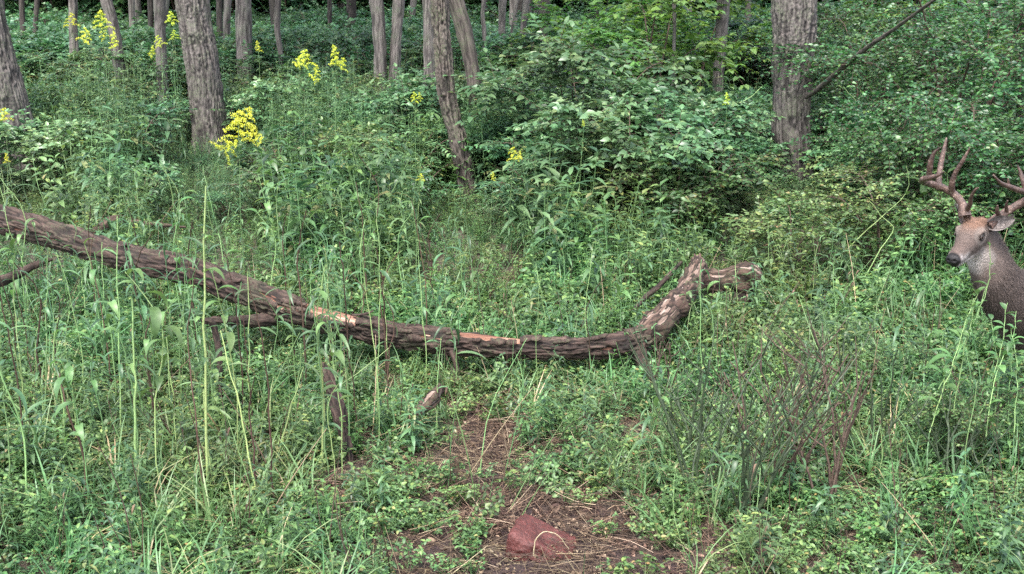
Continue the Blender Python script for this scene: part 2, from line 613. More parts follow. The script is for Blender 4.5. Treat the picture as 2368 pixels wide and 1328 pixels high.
# crowns: loose clumps of big leaves, shared by the trees
def crown_mesh(seed, n=1100, rx=2.3, rz=2.4):
    r = np.random.RandomState(seed)
    b = MB()
    cl = r.normal(size=(46, 3))
    cl = unit(cl) * (r.rand(46, 1) ** .5) * np.array([rx, rx, rz])
    k = r.randint(0, 46, n)
    p = cl[k] + r.normal(size=(n, 3)) * .36
    ax = unit(r.normal(size=(n, 3)) * np.array([1, 1, .4]))
    nr = unit(r.normal(size=(n, 3)) * .5 + np.array([0, 0, 1]))
    b.leaves(p, ax, nr, .26 + .12 * r.rand(n), .18 + .08 * r.rand(n), 0, r.rand(n), cheap=True)
    for q in range(14):
        e = cl[q]
        pts = spline(np.array([[0, 0, -rz * 1.1], [e[0] * .3, e[1] * .3, -rz * .4 + e[2] * .2], e]), 6)
        b.tube(pts, np.linspace(.05, .015, 6), 5, 1)
    return b.mesh('crown')


CROWNS = []
for k in range(3):
    me = crown_mesh(50 + k)
    me.materials.append(M['far'])
    me.materials.append(M['bark_dark'])
    CROWNS.append(me)

TREES = [
    # (x,y) at frame points from top to base, width px list, distance, material, detail, label
    ([(-46, -30), (-30, 60), (5, 200), (30, 300), (48, 420)], [84, 86, 90, 96, 112], 14.0, 'bark_a', 2, 'big grey furrowed trunk cut off by the left edge of the picture', 'near'),
    ([(440, -30), (452, 60), (466, 140), (482, 270), (500, 372)], [73, 74, 75, 80, 100], 15.9, 'bark_a', 2, 'thick furrowed purplish grey trunk leaning left behind the goldenrod', 'near'),
    ([(1014, -30), (1020, 60), (1027, 152), (1037, 237), (1058, 322), (1096, 440)], [41, 41, 41, 42, 42, 48], 12.5, 'bark_b', 2, 'slim brown trunk in the middle curving down to the right', 'near'),
    ([(1839, -30), (1837, 60), (1834, 135), (1830, 271), (1846, 430)], [101, 98, 90, 86, 84], 13.6, 'bark_a', 2, 'broad furrowed grey trunk with thin branch leaning off its right side', 'near'),
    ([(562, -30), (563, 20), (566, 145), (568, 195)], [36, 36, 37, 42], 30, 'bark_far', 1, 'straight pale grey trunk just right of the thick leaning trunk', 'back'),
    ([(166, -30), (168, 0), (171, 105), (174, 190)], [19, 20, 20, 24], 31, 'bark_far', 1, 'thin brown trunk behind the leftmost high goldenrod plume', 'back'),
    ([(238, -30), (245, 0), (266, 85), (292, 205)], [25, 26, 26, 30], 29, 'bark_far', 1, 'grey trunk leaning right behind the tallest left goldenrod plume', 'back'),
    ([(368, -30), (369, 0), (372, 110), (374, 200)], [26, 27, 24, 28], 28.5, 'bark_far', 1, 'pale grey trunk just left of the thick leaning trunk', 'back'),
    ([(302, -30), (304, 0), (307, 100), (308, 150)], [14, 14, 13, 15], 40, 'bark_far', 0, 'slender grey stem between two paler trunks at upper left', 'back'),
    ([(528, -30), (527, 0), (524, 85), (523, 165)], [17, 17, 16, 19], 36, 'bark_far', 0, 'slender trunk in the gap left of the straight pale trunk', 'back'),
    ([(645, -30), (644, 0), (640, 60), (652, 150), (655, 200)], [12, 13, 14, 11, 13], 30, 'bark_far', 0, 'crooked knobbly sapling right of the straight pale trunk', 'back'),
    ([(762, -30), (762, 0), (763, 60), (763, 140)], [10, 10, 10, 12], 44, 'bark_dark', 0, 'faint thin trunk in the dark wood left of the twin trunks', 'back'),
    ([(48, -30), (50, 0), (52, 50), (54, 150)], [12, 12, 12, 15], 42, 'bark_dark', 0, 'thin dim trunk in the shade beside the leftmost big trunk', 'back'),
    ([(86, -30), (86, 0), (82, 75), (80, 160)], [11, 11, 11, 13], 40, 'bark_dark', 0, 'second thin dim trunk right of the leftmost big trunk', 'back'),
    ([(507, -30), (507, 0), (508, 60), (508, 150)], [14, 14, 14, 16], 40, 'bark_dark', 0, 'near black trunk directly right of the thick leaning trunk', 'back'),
    ([(866, -30), (870, 0), (878, 100), (880, 200), (882, 228)], [31, 32, 29, 30, 34], 26, 'bark_far', 1, 'left one of the twin pale trunks standing close together', 'back'),
    ([(924, -30), (922, 0), (917, 80), (912, 190), (910, 228)], [28, 28, 25, 27, 31], 26, 'bark_far', 1, 'right one of the twin pale trunks standing close together', 'back'),
    ([(992, -30), (991, 0), (992, 100), (994, 200), (995, 246)], [26, 27, 25, 28, 32], 24, 'bark_far', 1, 'pale trunk half hidden behind the slim curving brown trunk', 'back'),
    ([(1040, -30), (1052, 0), (1072, 68), (1090, 152), (1098, 215), (1100, 270)], [39, 40, 37, 33, 34, 38], 22, 'bark_b', 1, 'mossy grey brown trunk bending right behind the slim curving trunk', 'back'),
    ([(1118, -30), (1119, 0), (1116, 40), (1121, 90), (1124, 180)], [10, 10, 9, 10, 11], 30, 'bark_far', 0, 'thin pinkish sapling trunk with a slight wiggle before dark wood', 'back'),
    ([(1164, -30), (1163, 0), (1161, 60), (1162, 190)], [19, 18, 16, 19], 32, 'bark_far', 1, 'straight pale pole trunk behind top of the central bush', 'back'),
    ([(1222, -30), (1218, 0), (1210, 60), (1206, 125), (1204, 185)], [17, 16, 13, 14, 16], 32, 'bark_far', 0, 'pale pole trunk leaning right at its top over the central bush', 'back'),
    ([(1206, -30), (1198, 0), (1187, 50), (1182, 95), (1180, 180)], [6, 6, 5, 6, 7], 31, 'bark_far', 0, 'very thin pale stem between two pole trunks above the central bush', 'back'),
    ([(1262, -30), (1260, 0), (1256, 60), (1253, 118), (1252, 175)], [28, 27, 24, 22, 26], 34, 'bark_b', 1, 'brown shaded trunk left of the overhanging bright branches', 'back'),
    ([(1678, -30), (1674, 0), (1668, 80), (1662, 170), (1660, 235)], [31, 30, 27, 25, 28], 25, 'bark_far', 1, 'slim grey trunk left of the broad furrowed trunk', 'back'),
    ([(1907, -30), (1908, 0), (1910, 50), (1912, 180)], [13, 13, 12, 14], 31, 'bark_far', 0, 'thin grey stem right beside the broad furrowed trunk', 'back'),
    ([(2043, -30), (2042, 0), (2041, 50), (2040, 200)], [9, 9, 8, 10], 27, 'bark_far', 0, 'thin stem among foliage above the leaning thin branch', 'back'),
    ([(1556, -30), (1558, 0), (1560, 60), (1557, 150), (1553, 255)], [8, 8, 8, 8, 10], 23, 'bark_far', 0, 'thin sapling stem in the leafy gap left of the slim grey trunk', 'back'),
    ([(2366, -30), (2362, 150), (2352, 350), (2348, 470)], [10, 11, 12, 14], 12.5, 'bark_dark', 0, 'dark thin stem at the right edge above the deer', 'near'),
]


def px_radius(w, d):
    return w / 2 * d * 1.02 / FPX


def make_tree(nm, pts, ws, d, mat, det, label, grp, seed):
    c = [P(x, y, d) for x, y in pts][::-1]
    r = [px_radius(w, d) for w in ws][::-1]
    base = c[0].copy()
    base[2] = float(gz(base[0], base[1])) - 0.12
    c[0] = base
    # carry the trunk on upward above the frame
    dirv = unit(c[-1] - c[-2])
    dirv[2] = max(dirv[2], .9)
    top = c[-1]
    H = 12.5 + 2.0 * ((seed * 37) % 10) / 10
    ex = [top + unit(dirv) * k for k in np.linspace(1.6, max(2.5, H - top[2]), 3)]
    rr = [r[-1] * q for q in (.9, .78, .6)]
    b = MB()
    root = empty(nm, base + np.array([0, 0, .12]), label, 'tree', {'near': 'tree trunks standing in the clearing', 'back': 'tree trunks at the back of the wood'}[grp])
    o3 = np.array([base[0], base[1], base[2] + .12])
    nseg, step = ((150, .016), (48, .06), (14, .25))[2 - det]
    amp = (0.0, .009, .024)[det]
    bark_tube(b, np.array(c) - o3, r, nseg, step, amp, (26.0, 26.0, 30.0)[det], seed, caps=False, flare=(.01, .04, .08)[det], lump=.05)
    link('trunk', b.mesh('trunk'), root, [M[mat]])
    b = MB()
    up = np.array([c[-1]] + ex) - o3
    b2 = MB()
    bark_tube(b2, up, [r[-1]] + rr, max(12, nseg // 3), .3, amp * .5, 20, seed + 1, caps=False, lump=.03)
    # limbs
    rs = random.Random(seed)
    for q in range(4):
        a = up[1] + (up[2] - up[1]) * rs.random()
        an = rs.random() * 6.28
        e = a + np.array([math.cos(an) * 1.2, math.sin(an) * 1.2, 1.3])
        b2.tube(spline([a, (a + e) / 2 + np.array([0, 0, -.1]), e], 6), np.linspace(r[-1] * .35, .015, 6), 6)
    link('upper_trunk', b2.mesh('upper_trunk'), root, [M[mat]])
    cr = link('crown', CROWNS[seed % 3], root)
    cr.location = [float(v) for v in up[-1] + np.array([0, 0, .3])]
    s = .8 + .35 * rs.random()
    cr.scale = (s, s, s * .8)
    cr.rotation_euler = (0, 0, rs.random() * 6)
    return root


for i, t in enumerate(TREES):
    make_tree_args = t if t[6] == 'near' else (t[0], t[1], t[2] * .68) + t[3:]
    t = make_tree_args
    make_tree('tree' if t[4] else 'sapling', t[0], t[1], t[2], t[3], t[4], t[5], t[6], 100 + i)

# far trees nobody can tell apart one from another: shared meshes
FAR_T = []
for k in range(4):
    b = MB()
    r = random.Random(k)
    x = 0
    pts = [(0, 0, -.2)]
    for z in (1.2, 2.4, 4, 6.5, 9):
        x += r.uniform(-.12, .12)
        pts.append((x, r.uniform(-.05, .05), z))
    bark_tube(b, pts, [.17, .14, .13, .12, .1, .07], 14, .25, .006, 20, k, caps=False, lump=.06)
    me = b.mesh('trunk')
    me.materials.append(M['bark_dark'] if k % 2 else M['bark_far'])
    FAR_T.append(me)
nfar = 0
rf = random.Random(11)
for k in range(400):
    y = rf.uniform(33, 62)
    x = rf.uniform(-.5, .5) * y
    px = 1184 + x / y * FPX / CT
    if any(abs(px - q) < w for q, w in ((460, 60), (1020, 50), (1838, 70), (565, 26), (880, 24), (918, 24), (1080, 25), (10, 60), (1260, 20), (1163, 16), (1670, 20))):
        continue
    nfar += 1
    if nfar > 64:
        break
    root = empty('tree', (x, y, float(gz(x, y))), 'slender dim trunk far back in the shaded wood', 'tree', 'dim trunks far back in the wood')
    o = link('trunk', FAR_T[rf.randrange(4)], root)
    s = rf.uniform(.6, 1.25)
    o.scale = (s, s, 1)
    o.rotation_euler = (rf.uniform(-.05, .05), rf.uniform(-.06, .06), rf.random() * 6)
    cr = link('crown', CROWNS[rf.randrange(3)], root)
    cr.location = (0, 0, 10.5 + rf.random() * 2.5)
    cr.rotation_euler = (0, 0, rf.random() * 6)
    cr.scale = (1.0, 1.0, .8)


# ------------------------------------------------------------------ fallen wood
def log_obj(name, rows, mat, label, cat, nseg=72, step=.014, amp=.010, freq=45, seed=1, bare=None, parent=None, lump=.1, group=None, dk=1):
    """rows: (px, py, distance, width px)"""
    if dk != 1:
        rows = [(a, b_, d * dk, w) for a, b_, d, w in rows]
    c = np.array([P(a, b_, d) for a, b_, d, w in rows])
    r = [px_radius(w, d) for a, b_, d, w in rows]
    b = MB()
    bark_tube(b, c, r, nseg, step, amp, freq, seed, bare=bare, lump=lump, elong=.22)
    o = link(name, b.mesh(name), parent, [M[mat]])
    if parent is None:
        tag(o, label, cat, group)
    elif label:
        o['label'] = label
    return o


LOGR = [(-70, 488, 8.75, 66), (0, 506, 8.55, 66), (102, 536, 8.3, 66), (271, 589, 7.95, 65), (440, 628, 7.65, 69), (576, 678, 7.45, 69),
        (678, 718, 7.35, 67), (800, 751, 7.2, 66), (900, 772, 7.12, 64), (1000, 786, 7.06, 64), (1100, 796, 7.02, 64), (1200, 804, 7.0, 58),
        (1300, 806, 7.02, 56), (1400, 800, 7.08, 58), (1450, 795, 7.1, 66), (1495, 782, 7.15, 58)]
LOGR = [(a, b_, d * .94, w * 1.0) for a, b_, d, w in LOGR]
_lp = np.array([P(a, b_, d) for a, b_, d, w in LOGR])
_ls = np.concatenate([[0], np.cumsum(np.linalg.norm(np.diff(_lp, axis=0), axis=1))])


def s_at(px):
    return float(np.interp(px, [q[0] for q in LOGR], _ls))


def log_bare(s, th):
    up = np.sin(th)           # +1 on the upper side
    vis = np.cos(th)
    g = lambda a, b_, lo, hi: np.clip((s - a) / .06, 0, 1) * np.clip((b_ - s) / .06, 0, 1) * np.clip((up - lo) / .2, 0, 1) * np.clip((hi - up) / .1, 0, 1)
    m = g(s_at(690), s_at(842), .30, 9) * 1.1
    m = np.maximum(m, g(s_at(1035), s_at(1225), .55, 9) * .95)
    m = np.maximum(m, g(s_at(950), s_at(1000), .1, .6) * .5)
    m = np.maximum(m, g(s_at(630), s_at(700), -.1, .9) * .45)
    return m


root = empty('fallen_log', P(1000, 830, 6.64), 'long curved fallen log with rough bark and stripped pale patches across the clearing', 'log')
inv = np.array(root.location)


def child_shift(o, root):
    o.parent = root
    o.matrix_parent_inverse = Matrix.Translation(root.location).inverted()
    return o


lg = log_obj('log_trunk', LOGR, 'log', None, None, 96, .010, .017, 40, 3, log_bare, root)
child_shift(lg, root)
st = log_obj('branch_stub', [(640, 735, 7.35, 34), (600, 742, 7.3, 34), (555, 742, 7.25, 27), (500, 741, 7.2, 20), (468, 744, 7.15, 13)], 'log', None, None, 36, .014, .007, 60, 8, None, root, dk=.94)
child_shift(st, root)
st = log_obj('branch_stub', [(1462, 780, 7.12, 46), (1476, 812, 7.08, 40), (1486, 845, 7.02, 30), (1494, 885, 6.98, 16)], 'log', None, None, 30, .014, .008, 55, 9, None, root, dk=.94)
child_shift(st, root)
st = log_obj('branch_stub', [(1040, 800, 7.0, 18), (1052, 830, 6.95, 15), (1058, 860, 6.9, 10)], 'log', None, None, 24, .014, .006, 55, 12, None, root, dk=.94)
child_shift(st, root)

def bark_flakes():
    q = spline(np.column_stack([_lp, [px_radius(w, d) for a, b_, d, w in LOGR]]), 400)
    c, rr = q[:, :3], q[:, 3]
    sl = np.concatenate([[0], np.cumsum(np.linalg.norm(np.diff(c, axis=0), axis=1))])
    T = unit(np.gradient(c, axis=0))
    A = unit(np.cross(T, UPV))
    B = np.cross(A, T)
    rs = np.random.RandomState(77)
    edge = [(s_at(px) + rs.normal() * .02, math.radians(a)) for px, a in
            ((692, 60), (706, 35), (730, 22), (760, 18), (790, 20), (820, 22), (842, 45), (846, 75), (1035, 60), (1060, 38), (1100, 34), (1140, 36), (1185, 38), (1225, 60),
             (640, 20), (660, 50), (560, 55), (940, 40), (965, 15), (1290, 50), (1370, 60), (300, 70), (420, 40), (520, 25))]
    for s0, th in edge:
        i = int(np.clip(np.searchsorted(sl, s0), 1, 398))
        er = math.cos(th) * A[i] * (1 if (math.cos(th) * A[i])[1] < 0 else -1) + math.sin(th) * B[i]
        et = np.cross(er, T[i])
        p = c[i] + er * (rr[i] + .001)
        L, w = .05 + .09 * rs.rand(), .012 + .018 * rs.rand()
        lift = .10 + .35 * rs.rand()
        u = np.linspace(0, 1, 7)
        top, bot = [], []
        for k, uu in enumerate(u):
            ww = w * (.55 + .5 * rs.rand()) * (1 if uu < .9 else .45)
            ctr = p + T[i] * L * (uu - .4) * (1 if rs.rand() > -1 else 1) + er * (lift * L * uu ** 1.6)
            for e in (-1, 0, 1):
                x_ = ctr + et * ww * e - er * (abs(e) * ww * .25) + er * rs.normal() * .0012
                top.append(x_ + er * .004)
                bot.append(x_ - er * .003)
        V = np.array(top + bot)
        f = []
        n3 = 21
        for k in range(6):
            for e in range(2):
                a0 = k * 3 + e
                f.append([a0, a0 + 1, a0 + 4, a0 + 3])
                f.append([n3 + a0, n3 + a0 + 3, n3 + a0 + 4, n3 + a0 + 1])
            f.append([k * 3, k * 3 + 3, n3 + k * 3 + 3, n3 + k * 3])
            f.append([k * 3 + 2, n3 + k * 3 + 2, n3 + k * 3 + 5, k * 3 + 5])
        for a0, b0 in ((0, 1), (1, 2)):
            f.append([a0, n3 + a0, n3 + b0, b0])
            f.append([18 + a0, 18 + b0, n3 + 18 + b0, n3 + 18 + a0])
        b = MB()
        b.add(V, f, 0, .1)
        child_shift(link('bark_flake', b.mesh('bark_flake', False), None, [M['log']]), root)


UPV = np.array([0, 0, 1.0])
bark_flakes()

log_obj('curved_limb', [(1465, 795, 7.1, 60), (1508, 762, 7.25, 67), (1545, 724, 7.5, 65), (1577, 690, 7.8, 58), (1600, 655, 8.1, 50), (1610, 628, 8.3, 46), (1614, 602, 8.45, 34)],
        'rotten', 'mottled pale rotten limb curving up away from the right end of the log', 'dead limb', 56, .012, .009, 50, 21,
        lambda s, th: 0.5 * np.clip(np.sin(th), 0, 1) + 0 * s, lump=.26, dk=.94)
log_obj('rotten_log', [(1622, 648, 8.7, 40), (1645, 652, 8.65, 58), (1680, 650, 8.6, 62), (1712, 645, 8.55, 74), (1738, 648, 8.5, 76), (1757, 655, 8.48, 50)],
        'rotten', 'short lumpy rotten log with dark hollow underside right of the curving limb', 'log', 60, .010, .012, 40, 22,
        lambda s, th: 0.34 * np.clip(np.sin(th), 0, 1) + 0 * s, lump=.30, dk=.93)
log_obj('rotten_log', [(1625, 680, 8.6, 30), (1665, 692, 8.5, 44), (1710, 694, 8.4, 46), (1755, 690, 8.35, 26)],
        'log', 'dark crumbling wood beneath the short lumpy rotten log', 'log', 40, .014, .012, 40, 23, None, lump=.25, dk=.94)
log_obj('fallen_branch', [(-60, 668, 7.9, 30), (0, 652, 7.9, 28), (40, 634, 8.0, 22), (85, 612, 8.1, 16), (120, 600, 8.2, 8)], 'log',
        'dead brown branch lying below the log at the left edge', 'branch', 30, .02, .006, 50, 31, dk=.93)
log_obj('fallen_branch', [(180, 548, 9.6, 12), (230, 530, 9.7, 20), (262, 512, 9.8, 30), (300, 514, 9.9, 20), (380, 521, 9.9, 10), (430, 526, 9.8, 6)], 'rotten',
        'grey dead branch with pale knob lying behind the log', 'branch', 24, .02, .005, 50, 32)
log_obj('fallen_branch', [(1462, 722, 8.1, 10), (1490, 690, 8.3, 13), (1520, 665, 8.5, 13), (1552, 632, 8.7, 11), (1575, 606, 8.85, 8)], 'log',
        'thin dark branch propped beside the curving rotten limb', 'branch', 20, .02, .004, 50, 33, dk=.94)
log_obj('fallen_branch', [(1430, 1195, 4.9, 5), (1380, 1120, 5.25, 6), (1260, 1124, 5.25, 7), (1185, 1122, 5.25, 6), (1120, 1140, 5.2, 4)][1:], 'log',
        'straight pale twig lying across the bare muddy soil', 'twig', 10, .02, .001, 50, 34)
log_obj('dead_snag', [(746, 838, 5.55, 9), (756, 862, 5.52, 24), (770, 900, 5.5, 33), (784, 950, 5.42, 36), (796, 1010, 5.35, 30), (806, 1075, 5.25, 26), (812, 1130, 5.15, 22)][::-1], 'log',
        'dark splintered snag stump leaning left between the stalks', 'stump', 44, .012, .012, 60, 35, None, lump=.2)
log_obj('hanging_stick', [(466, 742, 6.0, 10), (488, 745, 6.0, 14), (500, 775, 6.0, 16), (507, 830, 5.95, 18), (508, 900, 5.9, 16), (514, 970, 5.85, 13), (518, 1050, 5.8, 10), (520, 1150, 5.3, 7)], 'log',
        'dark peeling dead stem bent under the log stub', 'dead stem', 24, .016, .005, 60, 36, None, lump=.2)
log_obj('leaning_branch', [(1864, 226, 13.35, 9), (1900, 200, 12.8, 13), (1990, 122, 11.8, 11), (2070, 66, 11.0, 9), (2160, 0, 10.2, 8), (2230, -50, 9.7, 6)], 'bark_b',
        'long thin bare branch slanting up right from the broad trunk', 'branch', 24, .03, .004, 50, 37)
log_obj('wood_chunk', [(955, 960, 5.55, 20), (982, 938, 5.6, 32), (1005, 916, 5.65, 36), (1022, 893, 5.7, 16)], 'rotten',
        'pinkish split chunk of bark and wood before the log', 'wood chunk', 30, .01, .011, 60, 38, lambda s, th: .42 + 0 * s + 0 * th, lump=.4)
log_obj('wood_chunk', [(700, 1262, 4.75, 18), (740, 1250, 4.78, 26), (775, 1252, 4.78, 16)], 'rotten',
        'pale wood scrap on the ground at the lower left of the soil', 'wood chunk', 24, .012, .006, 50, 39, lambda s, th: .7 + 0 * s + 0 * th, lump=.3)
log_obj('wood_chunk', [(870, 1262, 4.72, 10), (910, 1250, 4.75, 20), (955, 1228, 4.8, 16), (965, 1220, 4.82, 8)], 'rotten',
        'reddish wood sliver left of the red block', 'wood chunk', 24, .012, .006, 50, 40, lambda s, th: .4 + 0 * s + 0 * th, lump=.3)
log_obj('fallen_branch', [(1850, 826, 6.95, 12), (1880, 818, 6.98, 20), (1920, 816, 7.0, 20), (1945, 822, 7.0, 10)], 'log',
        'short rusty brown piece of branch in the herbs left of the deer', 'branch', 24, .014, .008, 50, 41, None, lump=.2)


log_obj('dead_snag', [(2203, 480, 11.2, 22), (2208, 400, 11.2, 20), (2213, 330, 11.2, 18), (2217, 268, 11.2, 13), (2222, 235, 11.2, 6)], 'bark_dark',
        'dark dead stub standing in the thicket behind the deer antlers', 'stump', 24, .03, .01, 50, 44, None, lump=.2)


# ------------------------------------------------------------------ mineral block
def block_mat():
    m, nt, out = nmat('red_mineral')
    tc = N(nt, 'ShaderNodeTexCoord')
    n1 = N(nt, 'ShaderNodeTexNoise', Scale=17.0, Detail=9.0, Roughness=.75)
    nt.links.new(tc.outputs['Object'], n1.inputs['Vector'])
    n2 = N(nt, 'ShaderNodeTexNoise', Scale=70.0, Detail=6.0, Roughness=.75)
    nt.links.new(tc.outputs['Object'], n2.inputs['Vector'])
    c = ramp(nt, [(.3, C(.040, .010, .008)), (.55, C(.095, .020, .015)), (.75, C(.18, .065, .060))], n1.outputs['Fac'])
    mx = N(nt, 'ShaderNodeMix', _data_type='RGBA', _blend_type='MULTIPLY')
    mx.inputs[0].default_value = .5
    nt.links.new(c, mx.inputs[6])
    nt.links.new(n2.outputs['Fac'], mx.inputs[7])
    pb = N(nt, 'ShaderNodeBsdfPrincipled', Roughness=.55)
    nt.links.new(mx.outputs[2], pb.inputs['Base Color'])
    bp = N(nt, 'ShaderNodeBump', Strength=.8, Distance=.01)
    nt.links.new(n2.outputs['Fac'], bp.inputs['Height'])
    nt.links.new(bp.outputs[0], pb.inputs['Normal'])
    nt.links.new(pb.outputs[0], out.inputs['Surface'])
    return m


def make_block():
    # spherified box with rounded edges, licked hollow on top, round hole in the front
    n = 40
    b = MB()
    base = P(1252, 1290, 4.40)
    hx, hy, hz = .122, .12, .12
    for axis in range(3):
        for sg in (-1, 1):
            u, v = np.meshgrid(np.linspace(-1, 1, n), np.linspace(-1, 1, n))
            q = np.zeros((n, n, 3))
            a1, a2 = [(1, 2), (0, 2), (0, 1)][axis]
            q[..., axis] = sg
            q[..., a1] = u
            q[..., a2] = v
            rr = np.sum(np.abs(q) ** 7, -1, keepdims=True) ** (1 / 7)
            q = q / rr
            p = q * np.array([hx, hy, hz])
            # slope down to the right, licked hollow
            top = np.clip((q[..., 2] - .2) / .8, 0, 1)
            p[..., 2] -= top * (.060 * np.clip(q[..., 0] + .75, 0, 2) + .02 * np.exp(-((q[..., 0] - .3) ** 2 + q[..., 1] ** 2) / .25))
            p[..., 0] += (1 - q[..., 2]) * .018 * q[..., 0]
            # hole in the front face
            d2 = ((p[..., 0] - .02) ** 2 + (p[..., 2] - .045) ** 2) / .033 ** 2 * (.7 + .6 * noise(p * 40, 61))
            fr = np.clip(-q[..., 1] - .6, 0, .4) / .4
            p[..., 1] += fr * .028 * np.exp(-d2 ** 2)
            p += ((fbm(p * 20 + 5, 60, 4)[..., None] - .5) * .020 + (noise(p * 120, 66)[..., None] - .5) * .003) * q
            k = np.arange(n - 1)[:, None] * n + np.arange(n - 1)[None]
            f = np.stack([k, k + 1, k + n + 1, k + n], -1).reshape(-1, 4)
            if (sg > 0) == (axis == 1):
                f = f[:, ::-1]
            b.add(p.reshape(-1, 3), f)
    o = link('mineral_block', b.mesh('mineral_block'), None, [block_mat()])
    gzv = float(gz(base[0], base[1]))
    o.location = (float(base[0]), float(base[1]), gzv + .102 - hz)
    o.rotation_euler = (0, 0, -.22)
    tag(o, 'red brown mineral lick block with a hole, sitting on the bare soil', 'mineral block')


make_block()


# ------------------------------------------------------------------ deer
def fur_mat():
    m, nt, out = nmat('deer_fur')
    at = N(nt, 'ShaderNodeAttribute', _attribute_name='fur')
    tc = N(nt, 'ShaderNodeTexCoord')
    n1 = N(nt, 'ShaderNodeTexNoise', Scale=130.0, Detail=5.0, Roughness=.8)
    n0 = N(nt, 'ShaderNodeTexNoise', Scale=14.0, Detail=3.0)
    for q in (n0, n1):
        nt.links.new(tc.outputs['Object'], q.inputs['Vector'])
    mx = N(nt, 'ShaderNodeMix', _data_type='RGBA', _blend_type='MULTIPLY')
    mx.inputs[0].default_value = 1
    nt.links.new(at.outputs['Color'], mx.inputs[6])
    nt.links.new(ramp(nt, [(.3, (.42, .4, .39)), (.7, (1.55, 1.5, 1.47))], n1.outputs['Fac']), mx.inputs[7])
    mx2 = N(nt, 'ShaderNodeMix', _data_type='RGBA', _blend_type='MULTIPLY')
    mx2.inputs[0].default_value = .6
    nt.links.new(mx.outputs[2], mx2.inputs[6])
    nt.links.new(ramp(nt, [(.3, (.75, .75, .75)), (.7, (1.2, 1.2, 1.2))], n0.outputs['Fac']), mx2.inputs[7])
    pb = N(nt, 'ShaderNodeBsdfPrincipled', Roughness=.75)
    pb.inputs['Specular IOR Level'].default_value = .25
    pb.inputs['Sheen Weight'].default_value = .0
    pb.inputs['Sheen Roughness'].default_value = .5
    nt.links.new(mx2.outputs[2], pb.inputs['Base Color'])
    bp = N(nt, 'ShaderNodeBump', Strength=.8, Distance=.008)
    nt.links.new(n1.outputs['Fac'], bp.inputs['Height'])
    nt.links.new(bp.outputs[0], pb.inputs['Normal'])
    nt.links.new(pb.outputs[0], out.inputs['Surface'])
    return m


def loft(b, rows, n=22, upref=(0, 0, 1)):
    """rows: centre xyz, half width, half height -> closed tube of ellipses"""
    rows = np.asarray(rows, float)
    q = spline(rows, max(10, len(rows) * 5))
    c = q[:, :3]
    w = np.maximum(q[:, 3], .002)
    h = np.maximum(q[:, 4], .002)
    T = unit(np.gradient(c, axis=0))
    up = np.asarray(upref, float)
    A = unit(np.cross(T, up))
    B = unit(np.cross(A, T))
    th = np.arange(n) * 2 * math.pi / n
    V = c[:, None] + (w[:, None] * np.cos(th)[None])[..., None] * A[:, None] + (h[:, None] * np.sin(th)[None])[..., None] * B[:, None]
    m = len(c)
    i = np.arange(m - 1)[:, None] * n
    j = np.arange(n)[None]
    j2 = (j + 1) % n
    f = np.stack([i + j, i + n + j, i + n + j2, i + j2], -1).reshape(-1, 4)
    b.add(V.reshape(-1, 3), f)
    k = b.n - m * n
    b.f.append((np.array([list(range(n))]) + k, 0))
    b.f.append((np.array([list(range(n))[::-1]]) + k + (m - 1) * n, 0))


def d2_eye(x, y, z):
    return np.sqrt((x - .006) ** 2 + (z - .014) ** 2) + 9 * (np.abs(y) < .03)


